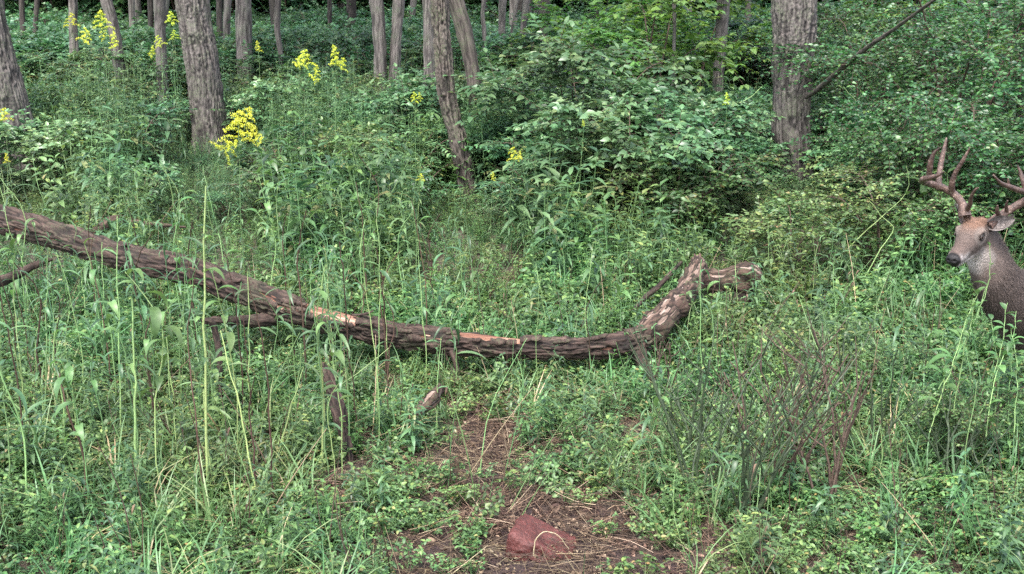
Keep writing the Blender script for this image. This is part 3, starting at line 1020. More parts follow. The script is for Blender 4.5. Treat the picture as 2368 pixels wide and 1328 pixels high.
def make_deer():
    Hc = P(2243, 549, 5.5)
    f = unit(np.array([-.68, -.72, -.22]))
    left = unit(np.cross(np.array([0, 0, 1.0]), f))
    upv = np.cross(f, left)

    def L(x, y, z):
        return Hc + f * x + left * y + upv * z
    b = MB()
    # skull and muzzle: x forward, z up
    prof = [(-.125, -.005, .040, .045), (-.09, .003, .056, .066), (-.045, .004, .066, .073), (0, -.004, .067, .070), (.045, -.018, .054, .060),
            (.09, -.030, .043, .049), (.130, -.038, .041, .044), (.168, -.043, .038, .040), (.193, -.046, .034, .034), (.208, -.048, .023, .024)]
    loft(b, [(*L(x, 0, z), w, h) for x, z, w, h in prof], 26, upv)
    # jaw
    loft(b, [(*L(x, 0, z), w, h) for x, z, w, h in [(-.08, -.050, .046, .045), (-.02, -.066, .048, .040), (.05, -.072, .038, .028), (.12, -.074, .028, .019), (.175, -.075, .023, .014), (.190, -.074, .013, .010)]], 20, upv)
    # brow ridges, pedicles
    for s in (-1, 1):
        loft(b, [(*L(-.03, s * .050, .040), .014, .012), (*L(.0, s * .059, .038), .017, .013), (*L(.03, s * .052, .022), .012, .010)], 14, upv)
        loft(b, [(*L(-.055, s * .032, .04), .024, .024), (*L(-.062, s * .040, .085), .020, .020)], 14, f)
    W = np.array([1, 0, 0])
    # neck down to the chest
    S = P(2398, 712, 5.85)
    loft(b, [(*L(-.06, 0, -.01), .058, .066), (*L(-.125, .0, -.062), .082, .098), (*(P(2302, 642, 5.62)), .100, .132), (*(P(2338, 692, 5.72)), .120, .165), (*S, .13, .19)], 26, (.2, .5, 1))
    ax = unit(np.array([.86, .50, 0.0]))
    T0 = P(2362, 735, 5.8)
    T0[2] = .60
    z0 = T0[2]

    def B(t, z, w, h):
        p = T0 + ax * t
        return (p[0], p[1], z0 + z, w, h)
    loft(b, [B(-.10, -.02, .07, .10), B(-.05, -.01, .115, .165), B(.06, .0, .145, .205), B(.25, .01, .165, .22), B(.5, .015, .175, .215), B(.75, .03, .165, .195),
             B(.95, .04, .15, .185), B(1.08, .03, .11, .14), B(1.14, .02, .05, .07)], 30)
    side = np.array([-ax[1], ax[0], 0])

    def leg(t, s, rows):
        o = T0 + ax * t + side * s * .085
        rr = []
        for dx, z, w, h in rows:
            p = o + ax * dx
            zz = z * z0 / .67 if z > 0.05 else z
            rr.append((p[0], p[1], zz + float(gz(p[0], p[1])) * (z < .3), w, h))
        loft(b, rr, 16, ax)
    for s in (-1, 1):
        leg(.25, s, [(.0, .66, .06, .09), (-.01, .5, .045, .066), (.0, .42, .032, .042), (0, .34, .024, .028), (0, .28, .021, .025), (0, .2, .014, .017), (0, .09, .014, .016), (-.01, .05, .016, .018), (-.03, .01, .02, .024)])
        leg(.95, s, [(.0, .66, .075, .13), (-.04, .53, .058, .09), (.0, .42, .036, .05), (.07, .335, .024, .032), (.085, .29, .02, .026), (.06, .18, .015, .018), (.045, .09, .015, .017), (.035, .05, .017, .019), (.015, .01, .02, .024)])
    # tail
    loft(b, [B(1.1, .08, .03, .03), B(1.17, .04, .028, .03), B(1.2, -.06, .02, .02), B(1.19, -.12, .006, .006)], 12, ax)
    me = b.mesh('body')
    tmp = bpy.data.objects.new('body', me)
    COL.objects.link(tmp)
    md = tmp.modifiers.new('r', 'REMESH')
    md.mode = 'VOXEL'
    md.voxel_size = .0075
    sm = tmp.modifiers.new('s', 'SMOOTH')
    sm.factor = .5
    sm.iterations = 9
    dg = bpy.context.evaluated_depsgraph_get()
    me2 = bpy.data.meshes.new_from_object(tmp.evaluated_get(dg), depsgraph=dg)
    bpy.data.objects.remove(tmp)
    nv = len(me2.vertices)
    co = np.empty(nv * 3, np.float32)
    me2.vertices.foreach_get('co', co)
    co = co.reshape(-1, 3).astype(float)
    q = co - Hc
    x, y, z = q @ f, q @ left, q @ upv
    ay = np.abs(y)
    # eye sockets, nostrils, mouth line
    disp = np.zeros(nv)
    for s in (-1, 1):
        d2 = (x - .005) ** 2 + (y - s * .064) ** 2 + (z - .014) ** 2
        disp += .010 * np.exp(-d2 / .020 ** 2)
    co[:, :] -= (left[None] * np.sign(y)[:, None]) * disp[:, None]
    ml = np.exp(-((z + .062 + (x - .2) * -.05) / .0045) ** 2) * ((x > .07) & (x < .22)) * (np.linalg.norm(q, axis=1) < .3)
    co -= (left[None] * np.sign(y)[:, None]) * (ml * .004)[:, None]
    co += unit(q) * ((fbm(co * 55, 70, 2) - .5) * .004)[:, None]
    me2.vertices.foreach_set('co', co.astype(np.float32).ravel())
    col = np.tile(np.array([.060, .045, .039]), (nv, 1))
    sp = lambda m: np.clip(m, 0, 1)[:, None]
    nz = fbm(co * 16, 71, 3)
    head = sp((.21 - np.sqrt(x ** 2 + y ** 2 + z ** 2)) * 14 + 1.2 * (x > -.14)) * sp((x + .14) * 25)
    col = col * (1 - head) + head * np.array([.088, .068, .060])
    fore = head * sp((z - .022) * 30 + (nz - .5) * 2) * sp((.075 - x) * 14)
    col = col * (1 - fore * .8) + fore * .8 * np.array([.135, .076, .050])
    # darker top of muzzle
    tm = head * sp((x - .05) * 14) * sp((z + .018) * 60)
    col = col * (1 - tm * .6) + tm * .6 * np.array([.075, .052, .044])
    # white ring round muzzle, chin, throat, eye rings
    wr = head * sp(1.3 - np.abs(x - .174) / .012 - 12 * np.clip(z + .02, 0, 1)) * sp((-.012 - z) * 60)
    col = col * (1 - wr * .85) + wr * .7 * np.array([.30, .28, .28])
    ck = head * sp(1.4 - np.abs(x - .135) / .035) * sp((ay - .018) * 90) * sp((-.022 - z) * 60)
    col = col * (1 - ck * .6) + ck * .6 * np.array([.40, .37, .36])
    chin = sp((x - .02) * 25) * sp((-.060 - z) * 60) * sp((.26 - x) * 50)
    col = col * (1 - chin * .8) + chin * .8 * np.array([.42, .39, .37])
    thr = sp(1.5 - np.sqrt((x + .03) ** 2 / .065 ** 2 + (z + .135) ** 2 / .06 ** 2 + y ** 2 / .07 ** 2) + (nz - .5))
    col = col * (1 - thr * .75) + thr * .75 * np.array([.42, .39, .37])
    for s in (-1, 1):
        d = np.sqrt((x - .006) ** 2 + (z - .014) ** 2)
        er = sp(1.5 - np.abs(d - .036) / .009) * sp((y * s - .03) * 60)
        col = col * (1 - er * .55) + er * .35 * np.array([.24, .21, .19])
        ei = sp((.026 - d) * 200) * sp((y * s - .03) * 60)
        col = col * (1 - ei) + ei * np.array([.012, .009, .008])
    nb = sp((x - .180) * 120) * sp((.3 - np.linalg.norm(q, axis=1)) * 50)
    col = col * (1 - nb) + nb * np.array([.008, .007, .007])
    mt = sp(ml)
    col = col * (1 - mt * .8) + mt * .8 * np.array([.03, .02, .018])
    # belly paler, hooves dark
    low = sp((.05 - co[:, 2]) * 60)
    col = col * (1 - low) + low * np.array([.02, .017, .015])
    # brisket dark
    br = sp((.62 - co[:, 2]) * 5) * sp((1.0 - np.abs((co - T0) @ ax) * 5))
    col = col * (1 - br * .45) + br * .45 * np.array([.028, .02, .018])
    a = me2.attributes.new('fur', 'FLOAT_COLOR', 'POINT')
    a.data.foreach_set('color', np.column_stack([col, np.ones(nv)]).astype(np.float32).ravel())
    me2.polygons.foreach_set('use_smooth', np.ones(len(me2.polygons), bool))
    me2.materials.clear()
    # coat of short hairs, each a tiny blade lying along the body
    no = np.empty(nv * 3, np.float32)
    me2.vertices.foreach_get('normal', no)
    no = no.reshape(-1, 3).astype(float)
    rh = np.random.RandomState(9)
    vis = np.where((no @ unit(np.array([-2.3, -5.5, 1.0])) > -.15) & (x < .17) & (d2_eye(x, y, z) > .026) & (co[:, 2] > .1))[0]
    pk = rh.choice(vis, 70000)
    hd = np.clip((x[pk] + .16) * 20, 0, 1)[:, None] * (np.linalg.norm(co[pk] - Hc, axis=1) < .26)[:, None]
    flow = hd * (-f * 1.0 - upv * .15) + (1 - hd) * (ax * .75 - np.array([0, 0, .8]))
    flow = flow - no[pk] * np.sum(flow * no[pk], axis=1)[:, None]
    flow = unit(flow) + rh.normal(size=(len(pk), 3)) * .22 + no[pk] * .30
    hb = MB()
    ln = (.007 * hd + .019 * (1 - hd))[:, 0] * (.6 + .8 * rh.rand(len(pk)))
    hb.leaves(co[pk] + rh.normal(size=(len(pk), 3)) * .003, flow, no[pk], ln, .0011 + .0006 * (1 - hd[:, 0]), 0, .5, .1, .1, cheap=True)
    hm = hb.mesh('coat')
    hc = np.repeat(col[pk] * (.45 + 1.25 * rh.rand(len(pk), 1)), 4, axis=0)
    ha = hm.attributes.new('fur', 'FLOAT_COLOR', 'POINT')
    ha.data.foreach_set('color', np.column_stack([hc, np.ones(len(hc))]).astype(np.float32).ravel())
    hair_m, hnt, hout = nmat('deer_hair')
    hat = N(hnt, 'ShaderNodeAttribute', _attribute_name='fur')
    hpb = N(hnt, 'ShaderNodeBsdfPrincipled', Roughness=.6)
    hpb.inputs['Specular IOR Level'].default_value = .3
    hnt.links.new(hat.outputs['Color'], hpb.inputs['Base Color'])
    hnt.links.new(hpb.outputs[0], hout.inputs['Surface'])
    root = empty('deer', (T0[0], T0[1], 0), 'antlered buck standing at the right edge, looking towards the camera', 'deer')
    o = link('body', me2, None, [fur_mat()])
    child_shift(o, root)
    o = link('coat', hm, None, [hair_m])
    o['kind'] = 'stuff'
    child_shift(o, root)
    # eyes
    eye_m, nt, out = nmat('deer_eye')
    pb = N(nt, 'ShaderNodeBsdfPrincipled', Roughness=.22)
    pb.inputs['Specular IOR Level'].default_value = .25
    pb.inputs['Base Color'].default_value = (.012, .008, .006, 1)
    nt.links.new(pb.outputs[0], out.inputs['Surface'])
    for s in (-1, 1):
        b = MB()
        ctr = L(.006, s * .051, .014)
        u, v = np.meshgrid(np.linspace(0, 2 * math.pi, 21), np.linspace(0, math.pi, 13))
        p = np.stack([np.cos(u) * np.sin(v), np.sin(u) * np.sin(v), np.cos(v)], -1).reshape(-1, 3)
        p = ctr + (p[:, :1] * f * .019 + p[:, 1:2] * left * .0185 + p[:, 2:] * upv * .016)
        k = np.arange(12)[:, None] * 21 + np.arange(20)[None]
        b.add(p, np.stack([k, k + 1, k + 22, k + 21], -1).reshape(-1, 4))
        child_shift(link('eye', b.mesh('eye'), None, [eye_m]), root)
        # eyelid rim
        b = MB()
        an = np.linspace(0, 2 * math.pi, 19)
        pts = ctr + left * s * .0135 + np.cos(an)[:, None] * f * .0195 + np.sin(an)[:, None] * upv * .0135
        b.tube(pts, .0030, 6)
        child_shift(link('eyelid', b.mesh('eyelid'), None, [plain_mat('eyelid_skin', C(.02, .014, .012), C(.05, .035, .03), 60, .5)]), root)
    # nose pad with nostrils
    b = MB()
    u, v = np.meshgrid(np.linspace(0, 2 * math.pi, 33), np.linspace(0, math.pi, 19))
    p = np.stack([np.cos(v), np.sin(v) * np.cos(u), np.sin(v) * np.sin(u)], -1).reshape(-1, 3)
    q = p * np.array([.022, .034, .027])
    for s in (-1, 1):
        d2 = ((q[:, 1] - s * .0145) ** 2 + (q[:, 2] - .001) ** 2) / .0062 ** 2
        q[:, 0] -= .010 * np.exp(-d2) * (p[:, 0] > 0)
    pp = L(.196, 0, -.0405) + q[:, :1] * f + q[:, 1:2] * left + q[:, 2:] * upv
    k = np.arange(18)[:, None] * 33 + np.arange(32)[None]
    b.add(pp, np.stack([k, k + 1, k + 34, k + 33], -1).reshape(-1, 4))
    child_shift(link('nose', b.mesh('nose'), None, [plain_mat('nose_skin', C(.004, .004, .004), C(.014, .012, .013), 90, .5, .4, spec=.25)]), root)
    # ears
    inner = plain_mat('inner_ear', C(.045, .034, .03), C(.20, .175, .165), 60, .9, .6, stretch=(1, 1, .3))
    outer = plain_mat('outer_ear', C(.08, .06, .05), C(.18, .14, .12), 60, .9, .5)

    def ear(base, tip, face, wid, cup):
        b = MB()
        axd = tip - base
        ln = np.linalg.norm(axd)
        axd = axd / ln
        sd = unit(np.cross(axd, face))
        nf = np.cross(sd, axd)
        us = np.linspace(0, 1, 15)
        vs = np.linspace(-1, 1, 13)
        U, Vv = np.meshgrid(us, vs, indexing='ij')
        w = wid * (np.sin(np.clip(U * .93 + .07, 0, 1) * math.pi) ** .6) * (1 - .25 * U)
        a = Vv * (1.25 - .35 * U)
        pts = base + axd * (U * ln)[..., None] + sd * (w * np.sin(a))[..., None] + nf * (w * cup * (1 - np.cos(a)) * 1.8 - .012 * np.sin(U * math.pi))[..., None]
        n1, n2 = U.shape
        k = np.arange(n1 - 1)[:, None] * n2 + np.arange(n2 - 1)[None]
        F = np.stack([k, k + 1, k + n2 + 1, k + n2], -1).reshape(-1, 4)
        b.add(pts.reshape(-1, 3), F, 0)
        b.add((pts - nf * .005).reshape(-1, 3), F[:, ::-1], 1)
        # inner hair tufts
        r = np.random.RandomState(4)
        m = 120
        t = r.rand(m)
        ang = (r.rand(m) - .5) * 2.2
        pb_ = base + axd * (t * ln * .9)[:, None] + sd * (wid * .75 * np.sin(ang))[:, None] + nf * (.01 + 0 * t)[:, None]
        b.leaves(pb_, axd + nf * .3 + sd * (r.rand(m, 1) - .5), nf, .022, .0012, 0, cheap=True)
        child_shift(link('ear', b.mesh('ear'), None, [inner, outer]), root)
    tocam = unit(np.array([0, 0, CAMZ]) - Hc)
    ear(L(-.085, .052, .030), P(2348, 507, 5.50), tocam + np.array([-.35, 0, .0]), .045, 1.0)
    ear(L(-.085, -.050, .030), L(-.15, -.13, .115), -left * .6 + upv * .1 + f * .2, .034, 1.0)
    # antlers (px, py, distance, radius in px)
    am = plain_mat('antler', C(.016, .008, .006), (.068, .036, .026), 34, .5, .7, 90, .5, c3=C(.25, .18, .145))
    RA = [
        [(2231, 500, 5.54, 15), (2229, 488, 5.55, 16), (2224, 470, 5.58, 12), (2206, 449, 5.62, 11), (2178, 434, 5.64, 11), (2150, 425, 5.62, 10.5), (2135, 420, 5.55, 10), (2134, 415, 5.47, 9), (2148, 412, 5.41, 8), (2168, 406, 5.37, 5.5), (2184, 397, 5.34, 2)],
        [(2146, 424, 5.62, 8), (2149, 400, 5.60, 8.5), (2152, 376, 5.58, 8), (2160, 355, 5.56, 5.5), (2175, 341, 5.53, 2)],
        [(2172, 432, 5.64, 8), (2171, 412, 5.66, 8.5), (2175, 384, 5.69, 8), (2182, 350, 5.71, 6.5), (2189, 318, 5.72, 2)],
        [(2202, 446, 5.62, 9), (2201, 428, 5.60, 9), (2209, 401, 5.58, 7), (2229, 368, 5.55, 5.5), (2243, 341, 5.53, 2)],
        [(2236, 486, 5.53, 8), (2243, 472, 5.48, 7), (2246, 456, 5.45, 5.5), (2254, 441, 5.42, 4), (2263, 434, 5.40, 2)],
    ]
    LA = [
        [(2283, 524, 5.53, 15), (2293, 516, 5.54, 16), (2312, 500, 5.56, 13), (2340, 482, 5.58, 12), (2368, 467, 5.57, 12), (2398, 452, 5.50, 11), (2412, 443, 5.38, 10), (2400, 442, 5.26, 9.5), (2368, 443, 5.16, 9), (2339, 434, 5.10, 8), (2314, 423, 5.06, 5.5), (2297, 405, 5.03, 2)],
        [(2334, 434, 5.10, 5), (2332, 424, 5.09, 4), (2331, 413, 5.08, 1.5)],
        [(2372, 442, 5.16, 8), (2366, 420, 5.16, 7.5), (2360, 400, 5.17, 5.5), (2353, 382, 5.17, 2)],
        [(2404, 448, 5.30, 8), (2408, 415, 5.32, 8), (2415, 380, 5.34, 6), (2420, 350, 5.36, 2)],
        [(2398, 452, 5.50, 8), (2402, 420, 5.54, 8), (2400, 385, 5.57, 6), (2392, 350, 5.58, 2)],
        [(2310, 500, 5.54, 7), (2306, 488, 5.51, 6), (2307, 475, 5.49, 2)],
        [(2328, 490, 5.56, 6), (2327, 476, 5.53, 5), (2330, 464, 5.51, 2)],
    ]
    for A in (RA, LA):
        b = MB()
        for k, rows in enumerate(A):
            p = spline(np.array([[*P(a, c_, d), r_ * .77 * d * 1.02 / FPX] for a, c_, d, r_ in rows]), len(rows) * 7)
            n = 14
            rad = p[:, 3] * (1 + .10 * (noise(p[:, :3] * 60, 5 + k) - .5))
            if k == 0:
                rad[:8] *= np.linspace(1.35, 1.05, 8)
            b.tube(p[:, :3], rad, n, 0, .5, True)
            # beading near the base
            if k == 0:
                r = np.random.RandomState(2)
                for q_ in range(90):
                    t = int(r.rand() ** 1.5 * 30) + 1
                    c0 = p[t, :3]
                    dd = unit(r.normal(size=3))
                    s0 = c0 + dd * rad[t] * .85
                    b.tube(np.array([s0 - dd * .002, s0 + dd * .003, s0 + dd * .0045]), [.004, .0035, .0005], 5)
        child_shift(link('antler', b.mesh('antler'), None, [am]), root)


make_deer()

# ------------------------------------------------------------------ plant prototypes
UP = np.array([0, 0, 1.0])


def hdir(a):
    a = np.asarray(a, float)
    return np.stack([np.cos(a), np.sin(a), 0 * a], -1)


def low_herb(seed, n=16, h=.105, spread=.13, ll=.026, asp=.58, mat=0):
    """Low clump of three-parted leaves on short stems."""
    r = np.random.RandomState(seed)
    b = MB()
    for k in range(n):
        a = r.rand() * 6.28
        d = hdir(a) * spread * r.rand() ** .6
        o = hdir(r.rand() * 6.28) * .04 * r.rand()
        hh = h * (.5 + .8 * r.rand())
        pts = spline([o, o + d * .5 + UP * hh * .7, o + d + UP * hh], 5)
        b.tube(pts, [.0016, .0014, .0012, .001, .0008], 3, 1)
        for lev in (1, .68, .4):
            p = pts[int(round(lev * 4))]
            m = 3 if lev == 1 else 2
            a0 = r.rand() * 6.28
            for q in range(m):
                aa = a0 + q * 6.28 / m + r.normal() * .25
                ax = hdir(aa) + UP * (r.rand() * .5 - .1)
                L = ll * (.7 + .6 * r.rand())
                b.leaves(p, ax, UP + r.normal(size=3) * .35, L, L * asp, 0, r.rand(), .15, .15 + .3 * r.rand())
    return b


def erect_herb(seed, h=.38, stems=4, ll=.06, asp=.42, gap=.05, shape='ovate', lean=.25, droop=.4):
    r = np.random.RandomState(seed)
    b = MB()
    for k in range(stems):
        a = r.rand() * 6.28
        o = hdir(r.rand() * 6.28) * .07 * r.rand()
        hh = h * (.55 + .6 * r.rand())
        top = o + hdir(a) * hh * lean * r.rand() + UP * hh
        pts = spline([o, o * .6 + (top) * .45, top], 7)
        b.tube(pts, np.linspace(.003, .0012, 7), 4, 1)
        m = int(hh / gap)
        a0 = r.rand() * 6.28
        for q in range(m):
            t = .15 + .85 * (q + 1) / m
            p = np.array([np.interp(t * 6, range(7), pts[:, j]) for j in range(3)])
            a0 += 1.57
            for s in (0, math.pi):
                aa = a0 + s + r.normal() * .2
                L = ll * (.6 + .5 * r.rand()) * (1.15 - .5 * abs(t - .55))
                ax = hdir(aa) + UP * (.35 + .5 * (t > .85) + r.normal() * .15)
                b.leaves(p, ax, UP, L, L * asp, 0, r.rand() * .98, .2, droop * (.6 + .8 * r.rand()), shape)
    return b


def lance_herb(seed, h=1.0, stems=3, ll=.105, wid=.021, n=28, low=.25, r0=.0035):
    """Goldenrod-like: upright unbranched stem, dense narrow leaves."""
    r = np.random.RandomState(seed)
    b = MB()
    for k in range(stems):
        o = hdir(r.rand() * 6.28) * .12 * r.rand()
        hh = h * (.7 + .45 * r.rand())
        a = r.rand() * 6.28
        top = o + hdir(a) * hh * .16 * r.rand() + UP * hh
        pts = spline([o, (o + top) * .5 + hdir(r.rand() * 6.28) * .02, top], 9)
        b.tube(pts, np.linspace(r0, .0013, 9), 4, 1)
        t = low + (1 - low) * np.sort(r.rand(n)) ** .9
        p = np.stack([np.interp(t * 8, range(9), pts[:, j]) for j in range(3)], 1)
        ang = np.arange(n) * 2.4 + r.rand() * 6 + r.normal(size=n) * .2
        ax = hdir(ang) + UP * (.25 + .9 * t ** 3 + r.normal(size=n) * .2)[:, None]
        L = ll * (.6 + .6 * r.rand(n)) * (1.2 - .55 * t)
        b.leaves(p, ax, UP, L, wid * (.7 + .5 * r.rand(n)), 0, r.rand(n) * .99, .2, .5 + .5 * r.rand(n), 'lance')
    return b


def grass_tuft(seed, n=16, h=.32):
    r = np.random.RandomState(seed)
    b = MB()
    for k in range(n):
        a = r.rand() * 6.28
        o = hdir(r.rand() * 6.28) * .05 * r.rand()
        hh = h * (.5 + .8 * r.rand())
        bend = .25 + .7 * r.rand()
        t = np.linspace(0, 1, 5)[:, None]
        pts = o + hdir(a) * (bend * hh * t ** 2) + UP * (hh * (t - .45 * bend * t ** 2.5))
        w = .0035 * np.array([1, 1, .9, .6, .05])[:, None] * (.7 + .6 * r.rand())
        sd = hdir(a + 1.57)
        V = np.stack([pts - sd * w, pts + sd * w], 1).reshape(-1, 3)
        f = [[2 * i, 2 * i + 1, 2 * i + 3, 2 * i + 2] for i in range(4)]
        b.add(V, f, 0, r.rand())
    return b


def shrub_parts(seed, h=1.2, rad=.8, nst=6, ntw=60, nl=16, ll=.06, asp=.5, flat=.8, cover=.25, shape='ovate', r0=.010, cheap=False):
    """Returns stem meshes and a foliage mesh. Twigs leave arching stems, leaves sit in two flat ranks."""
    r = np.random.RandomState(seed)
    stems = []
    for k in range(nst):
        a = k * 6.28 / nst + r.rand() * .8
        rr = rad * (.4 + .6 * r.rand())
        hh = h * (.65 + .35 * r.rand())
        o = hdir(a) * .06
        pts = spline([o, o + hdir(a) * rr * .25 + UP * hh * .5, o + hdir(a + .2) * rr * .65 + UP * hh * .85, o + hdir(a + .3) * rr + UP * hh * (.85 + .1 * r.rand())], 12)
        b = MB()
        b.tube(pts, np.linspace(r0, r0 * .25, 12), 6)
        stems.append((pts, b))
    fo = MB()
    for k in range(ntw):
        pts = stems[r.randint(nst)][0]
        t = cover + (1 - cover) * r.rand() ** .75
        p0 = np.array([np.interp(t * 11, range(12), pts[:, j]) for j in range(3)])
        a = r.rand() * 6.28
        out = unit(p0 * np.array([1, 1, 0]) + 1e-4)
        dr = unit(hdir(a) + out * .7 + UP * (.25 + .3 * r.normal()))
        Lt = rad * (.28 + .35 * r.rand())
        tt = np.linspace(0, 1, 5)[:, None]
        tw = p0 + dr * Lt * tt - UP * (.22 * Lt * tt ** 2)
        fo.tube(tw, np.linspace(.003, .0012, 5), 3, 1)
        m = nl // 2
        for q in range(m):
            u = (q + 1) / m
            p = np.array([np.interp(u * 4, range(5), tw[:, j]) for j in range(3)])
            sd = unit(np.cross(dr, UP))
            for s in (-1, 1):
                ax = sd * s + dr * (.45 + .3 * r.rand()) + UP * r.normal() * .12
                L = ll * (.65 + .6 * r.rand())
                nn = UP * flat + r.normal(size=3) * (1 - flat) * 1.6 + np.array([0, 0, .15])
                fo.leaves(p, ax, nn, L, L * asp, 0, r.rand() * .985, .14, .15 + .3 * r.rand(), shape, cheap)
        fo.leaves(tw[-1], dr, UP, ll, ll * asp, 0, .8, .14, .2, shape, cheap)
    return [s[1] for s in stems], fo


PROTO_COL = {}


def proto_group(key, builders):
    """Prototype meshes in a collection of its own that is never linked to the scene: only the geometry nodes read it."""
    col = bpy.data.collections.new(key)
    for i, (b, mats) in enumerate(builders):
        me = b.mesh(key + '_source')
        for m in mats:
            me.materials.append(m)
        o = bpy.data.objects.new('%s_source_%02d' % (key, i), me)
        col.objects.link(o)
    PROTO_COL[key] = col
    return col


def scatter(name, key, pts, rot, scl, idx):
    """One 'stuff' object: points that geometry nodes turn into the prototypes."""
    me = bpy.data.meshes.new(name)
    me.vertices.add(len(pts))
    me.vertices.foreach_set('co', np.asarray(pts, np.float32).ravel())
    a = me.attributes.new('rot', 'FLOAT_VECTOR', 'POINT')
    a.data.foreach_set('vector', np.asarray(rot, np.float32).ravel())
    a = me.attributes.new('scl', 'FLOAT', 'POINT')
    a.data.foreach_set('value', np.asarray(scl, np.float32))
    a = me.attributes.new('pick', 'INT', 'POINT')
    a.data.foreach_set('value', np.asarray(idx, np.int32))
    o = link(name, me)
    nt = bpy.data.node_groups.new(name, 'GeometryNodeTree')
    nt.interface.new_socket('Geometry', in_out='INPUT', socket_type='NodeSocketGeometry')
    nt.interface.new_socket('Geometry', in_out='OUTPUT', socket_type='NodeSocketGeometry')
    gi = nt.nodes.new('NodeGroupInput')
    go = nt.nodes.new('NodeGroupOutput')
    ci = nt.nodes.new('GeometryNodeCollectionInfo')
    ci.inputs['Collection'].default_value = PROTO_COL[key]
    ci.inputs['Separate Children'].default_value = True
    ci.inputs['Reset Children'].default_value = True
    iop = nt.nodes.new('GeometryNodeInstanceOnPoints')
    iop.inputs['Pick Instance'].default_value = True

    def attr(nm, ty):
        q = nt.nodes.new('GeometryNodeInputNamedAttribute')
        q.data_type = ty
        q.inputs['Name'].default_value = nm
        return q.outputs[0]
    nt.links.new(gi.outputs[0], iop.inputs['Points'])
    nt.links.new(ci.outputs[0], iop.inputs['Instance'])
    nt.links.new(attr('pick', 'INT'), iop.inputs['Instance Index'])
    nt.links.new(attr('rot', 'FLOAT_VECTOR'), iop.inputs['Rotation'])
    nt.links.new(attr('scl', 'FLOAT'), iop.inputs['Scale'])
    nt.links.new(iop.outputs[0], go.inputs[0])
    md = o.modifiers.new('scatter', 'NODES')
    md.node_group = nt
    return o


def field(n, y0, y1, dens=None, margin=.6, power=1.0, k=.47):
    """n random ground points inside the widened view wedge, thinned by dens(x, y) in 0..1"""
    out = []
    while len(out) < n:
        m = n * 2
        y = np.sqrt(y0 ** 2 + (y1 ** 2 - y0 ** 2) * R.rand(m)) if power == 1 else y0 + (y1 - y0) * R.rand(m) ** power
        x = (R.rand(m) * 2 - 1) * (k * y + margin)
        keep = np.ones(m, bool) if dens is None else R.rand(m) < dens(x, y)
        out += list(zip(x[keep], y[keep]))
    p = np.array(out[:n])
    return p[:, 0], p[:, 1]


def hfun(x, y):
    """plants stay short where the photograph shows trunk feet and the log"""
    k = np.ones_like(x)
    for px, d, w in ((1096, 12.5, 110), (1060, 12.5, 100), (1030, 12.5, 50), (1840, 13.6, 190), (490, 15.9, 140), (40, 14.0, 130)):
        q = P(px, 500, d)
        sx = q[0] / q[1] * y
        k = np.where((np.abs(x - sx) < w / FPX * y + .06) & (y < d) & (y > 8.5), np.minimum(k, .34), k)
    ly = np.interp(x, _lp[:, 0], _lp[:, 1])
    dd = ly - y
    k = np.where((dd > -.12) & (dd < 1.3) & (x < _lp[-1, 0] + .5), np.minimum(k, np.where(x > -.25, .86, np.where(x > -1.6, .66 + .3 * np.clip(dd, 0, 1), .9))), k)
    for cx, cy_, cr in ((-.42, 5.25, .16), (-.78, 5.05, .16), (-.8, 4.85, .12)):
        k = np.where((x - cx) ** 2 + (y - cy_) ** 2 < cr ** 2, .45, k)
    return k


def spread(name, key, x, y, npick, smin, smax, tilt=.18, z=0.0, label=None, sf=None):
    n = len(x)
    R_s = (1 if sf is None else sf(x, y)) * (hfun(x, y) if 'straw' not in name and 'litter' not in name else 1)
    pts = np.stack([x, y, gz(x, y) + z - .01], 1)
    rot = np.stack([R.normal(size=n) * tilt, R.normal(size=n) * tilt, R.rand(n) * 6.283], 1)
    return tag(scatter(name, key, pts, rot, (smin + (smax - smin) * R.rand(n)) * R_s, R.randint(0, npick, n)), label, name.replace('_', ' '), kind='stuff')


def nz2(x, y, s, seed):
    return noise(np.stack([np.asarray(x) * s, np.asarray(y) * s, np.asarray(x) * 0], -1), seed)


proto_group('herb', [(low_herb(k), [M['herb'], M['stalk']]) for k in range(4)] +
            [(low_herb(10 + k, 12, .14, .14, .033, .62), [M['herb'], M['stalk']]) for k in range(2)])
proto_group('erect', [(erect_herb(20 + k), [M['herb'], M['stalk']]) for k in range(3)] +
            [(erect_herb(30, .3, 5, .045, .5, .04), [M['bright'], M['stalk']])] +
            [(erect_herb(31 + k, .42, 3, .09, .28, .055, 'lance', .3, .7), [M['lance'], M['stalk']]) for k in range(2)])
proto_group('lance', [(lance_herb(40 + k), [M['lance'], M['stalk']]) for k in range(4)] +
            [(lance_herb(50, .85, 3, .11, .024, 22), [M['herb'], M['stalk']])])
proto_group('grass', [(grass_tuft(60 + k), [M['grass']]) for k in range(4)])


def foliage_only(seed, mat, **kw):
    st, fo = shrub_parts(seed, **kw)
    for q in st:
        for v, (f, m), t, c in zip(q.v, q.f, q.t, q.c):
            fo.add(v, f, 1, .5)
    return (fo, [M[mat], M['twig']])


proto_group('brush', [foliage_only(70, 'shrub', h=.9, rad=.6, nst=5, ntw=46, nl=12, ll=.07), foliage_only(71, 'herb', h=.8, rad=.55, nst=6, ntw=50, nl=12, ll=.055),
                      foliage_only(72, 'far', h=1.1, rad=.6, nst=5, ntw=46, nl=12, ll=.075), foliage_only(73, 'lance', h=1.0, rad=.5, nst=6, ntw=50, nl=14, ll=.08, asp=.25)])
proto_group('farbrush', [foliage_only(80 + k, m_, h=2.6, rad=1.7, nst=6, ntw=90, nl=14, ll=.17, asp=.6, cheap=True, cover=.12, r0=.03) for k, m_ in enumerate(('far', 'dark', 'far', 'shrub'))])


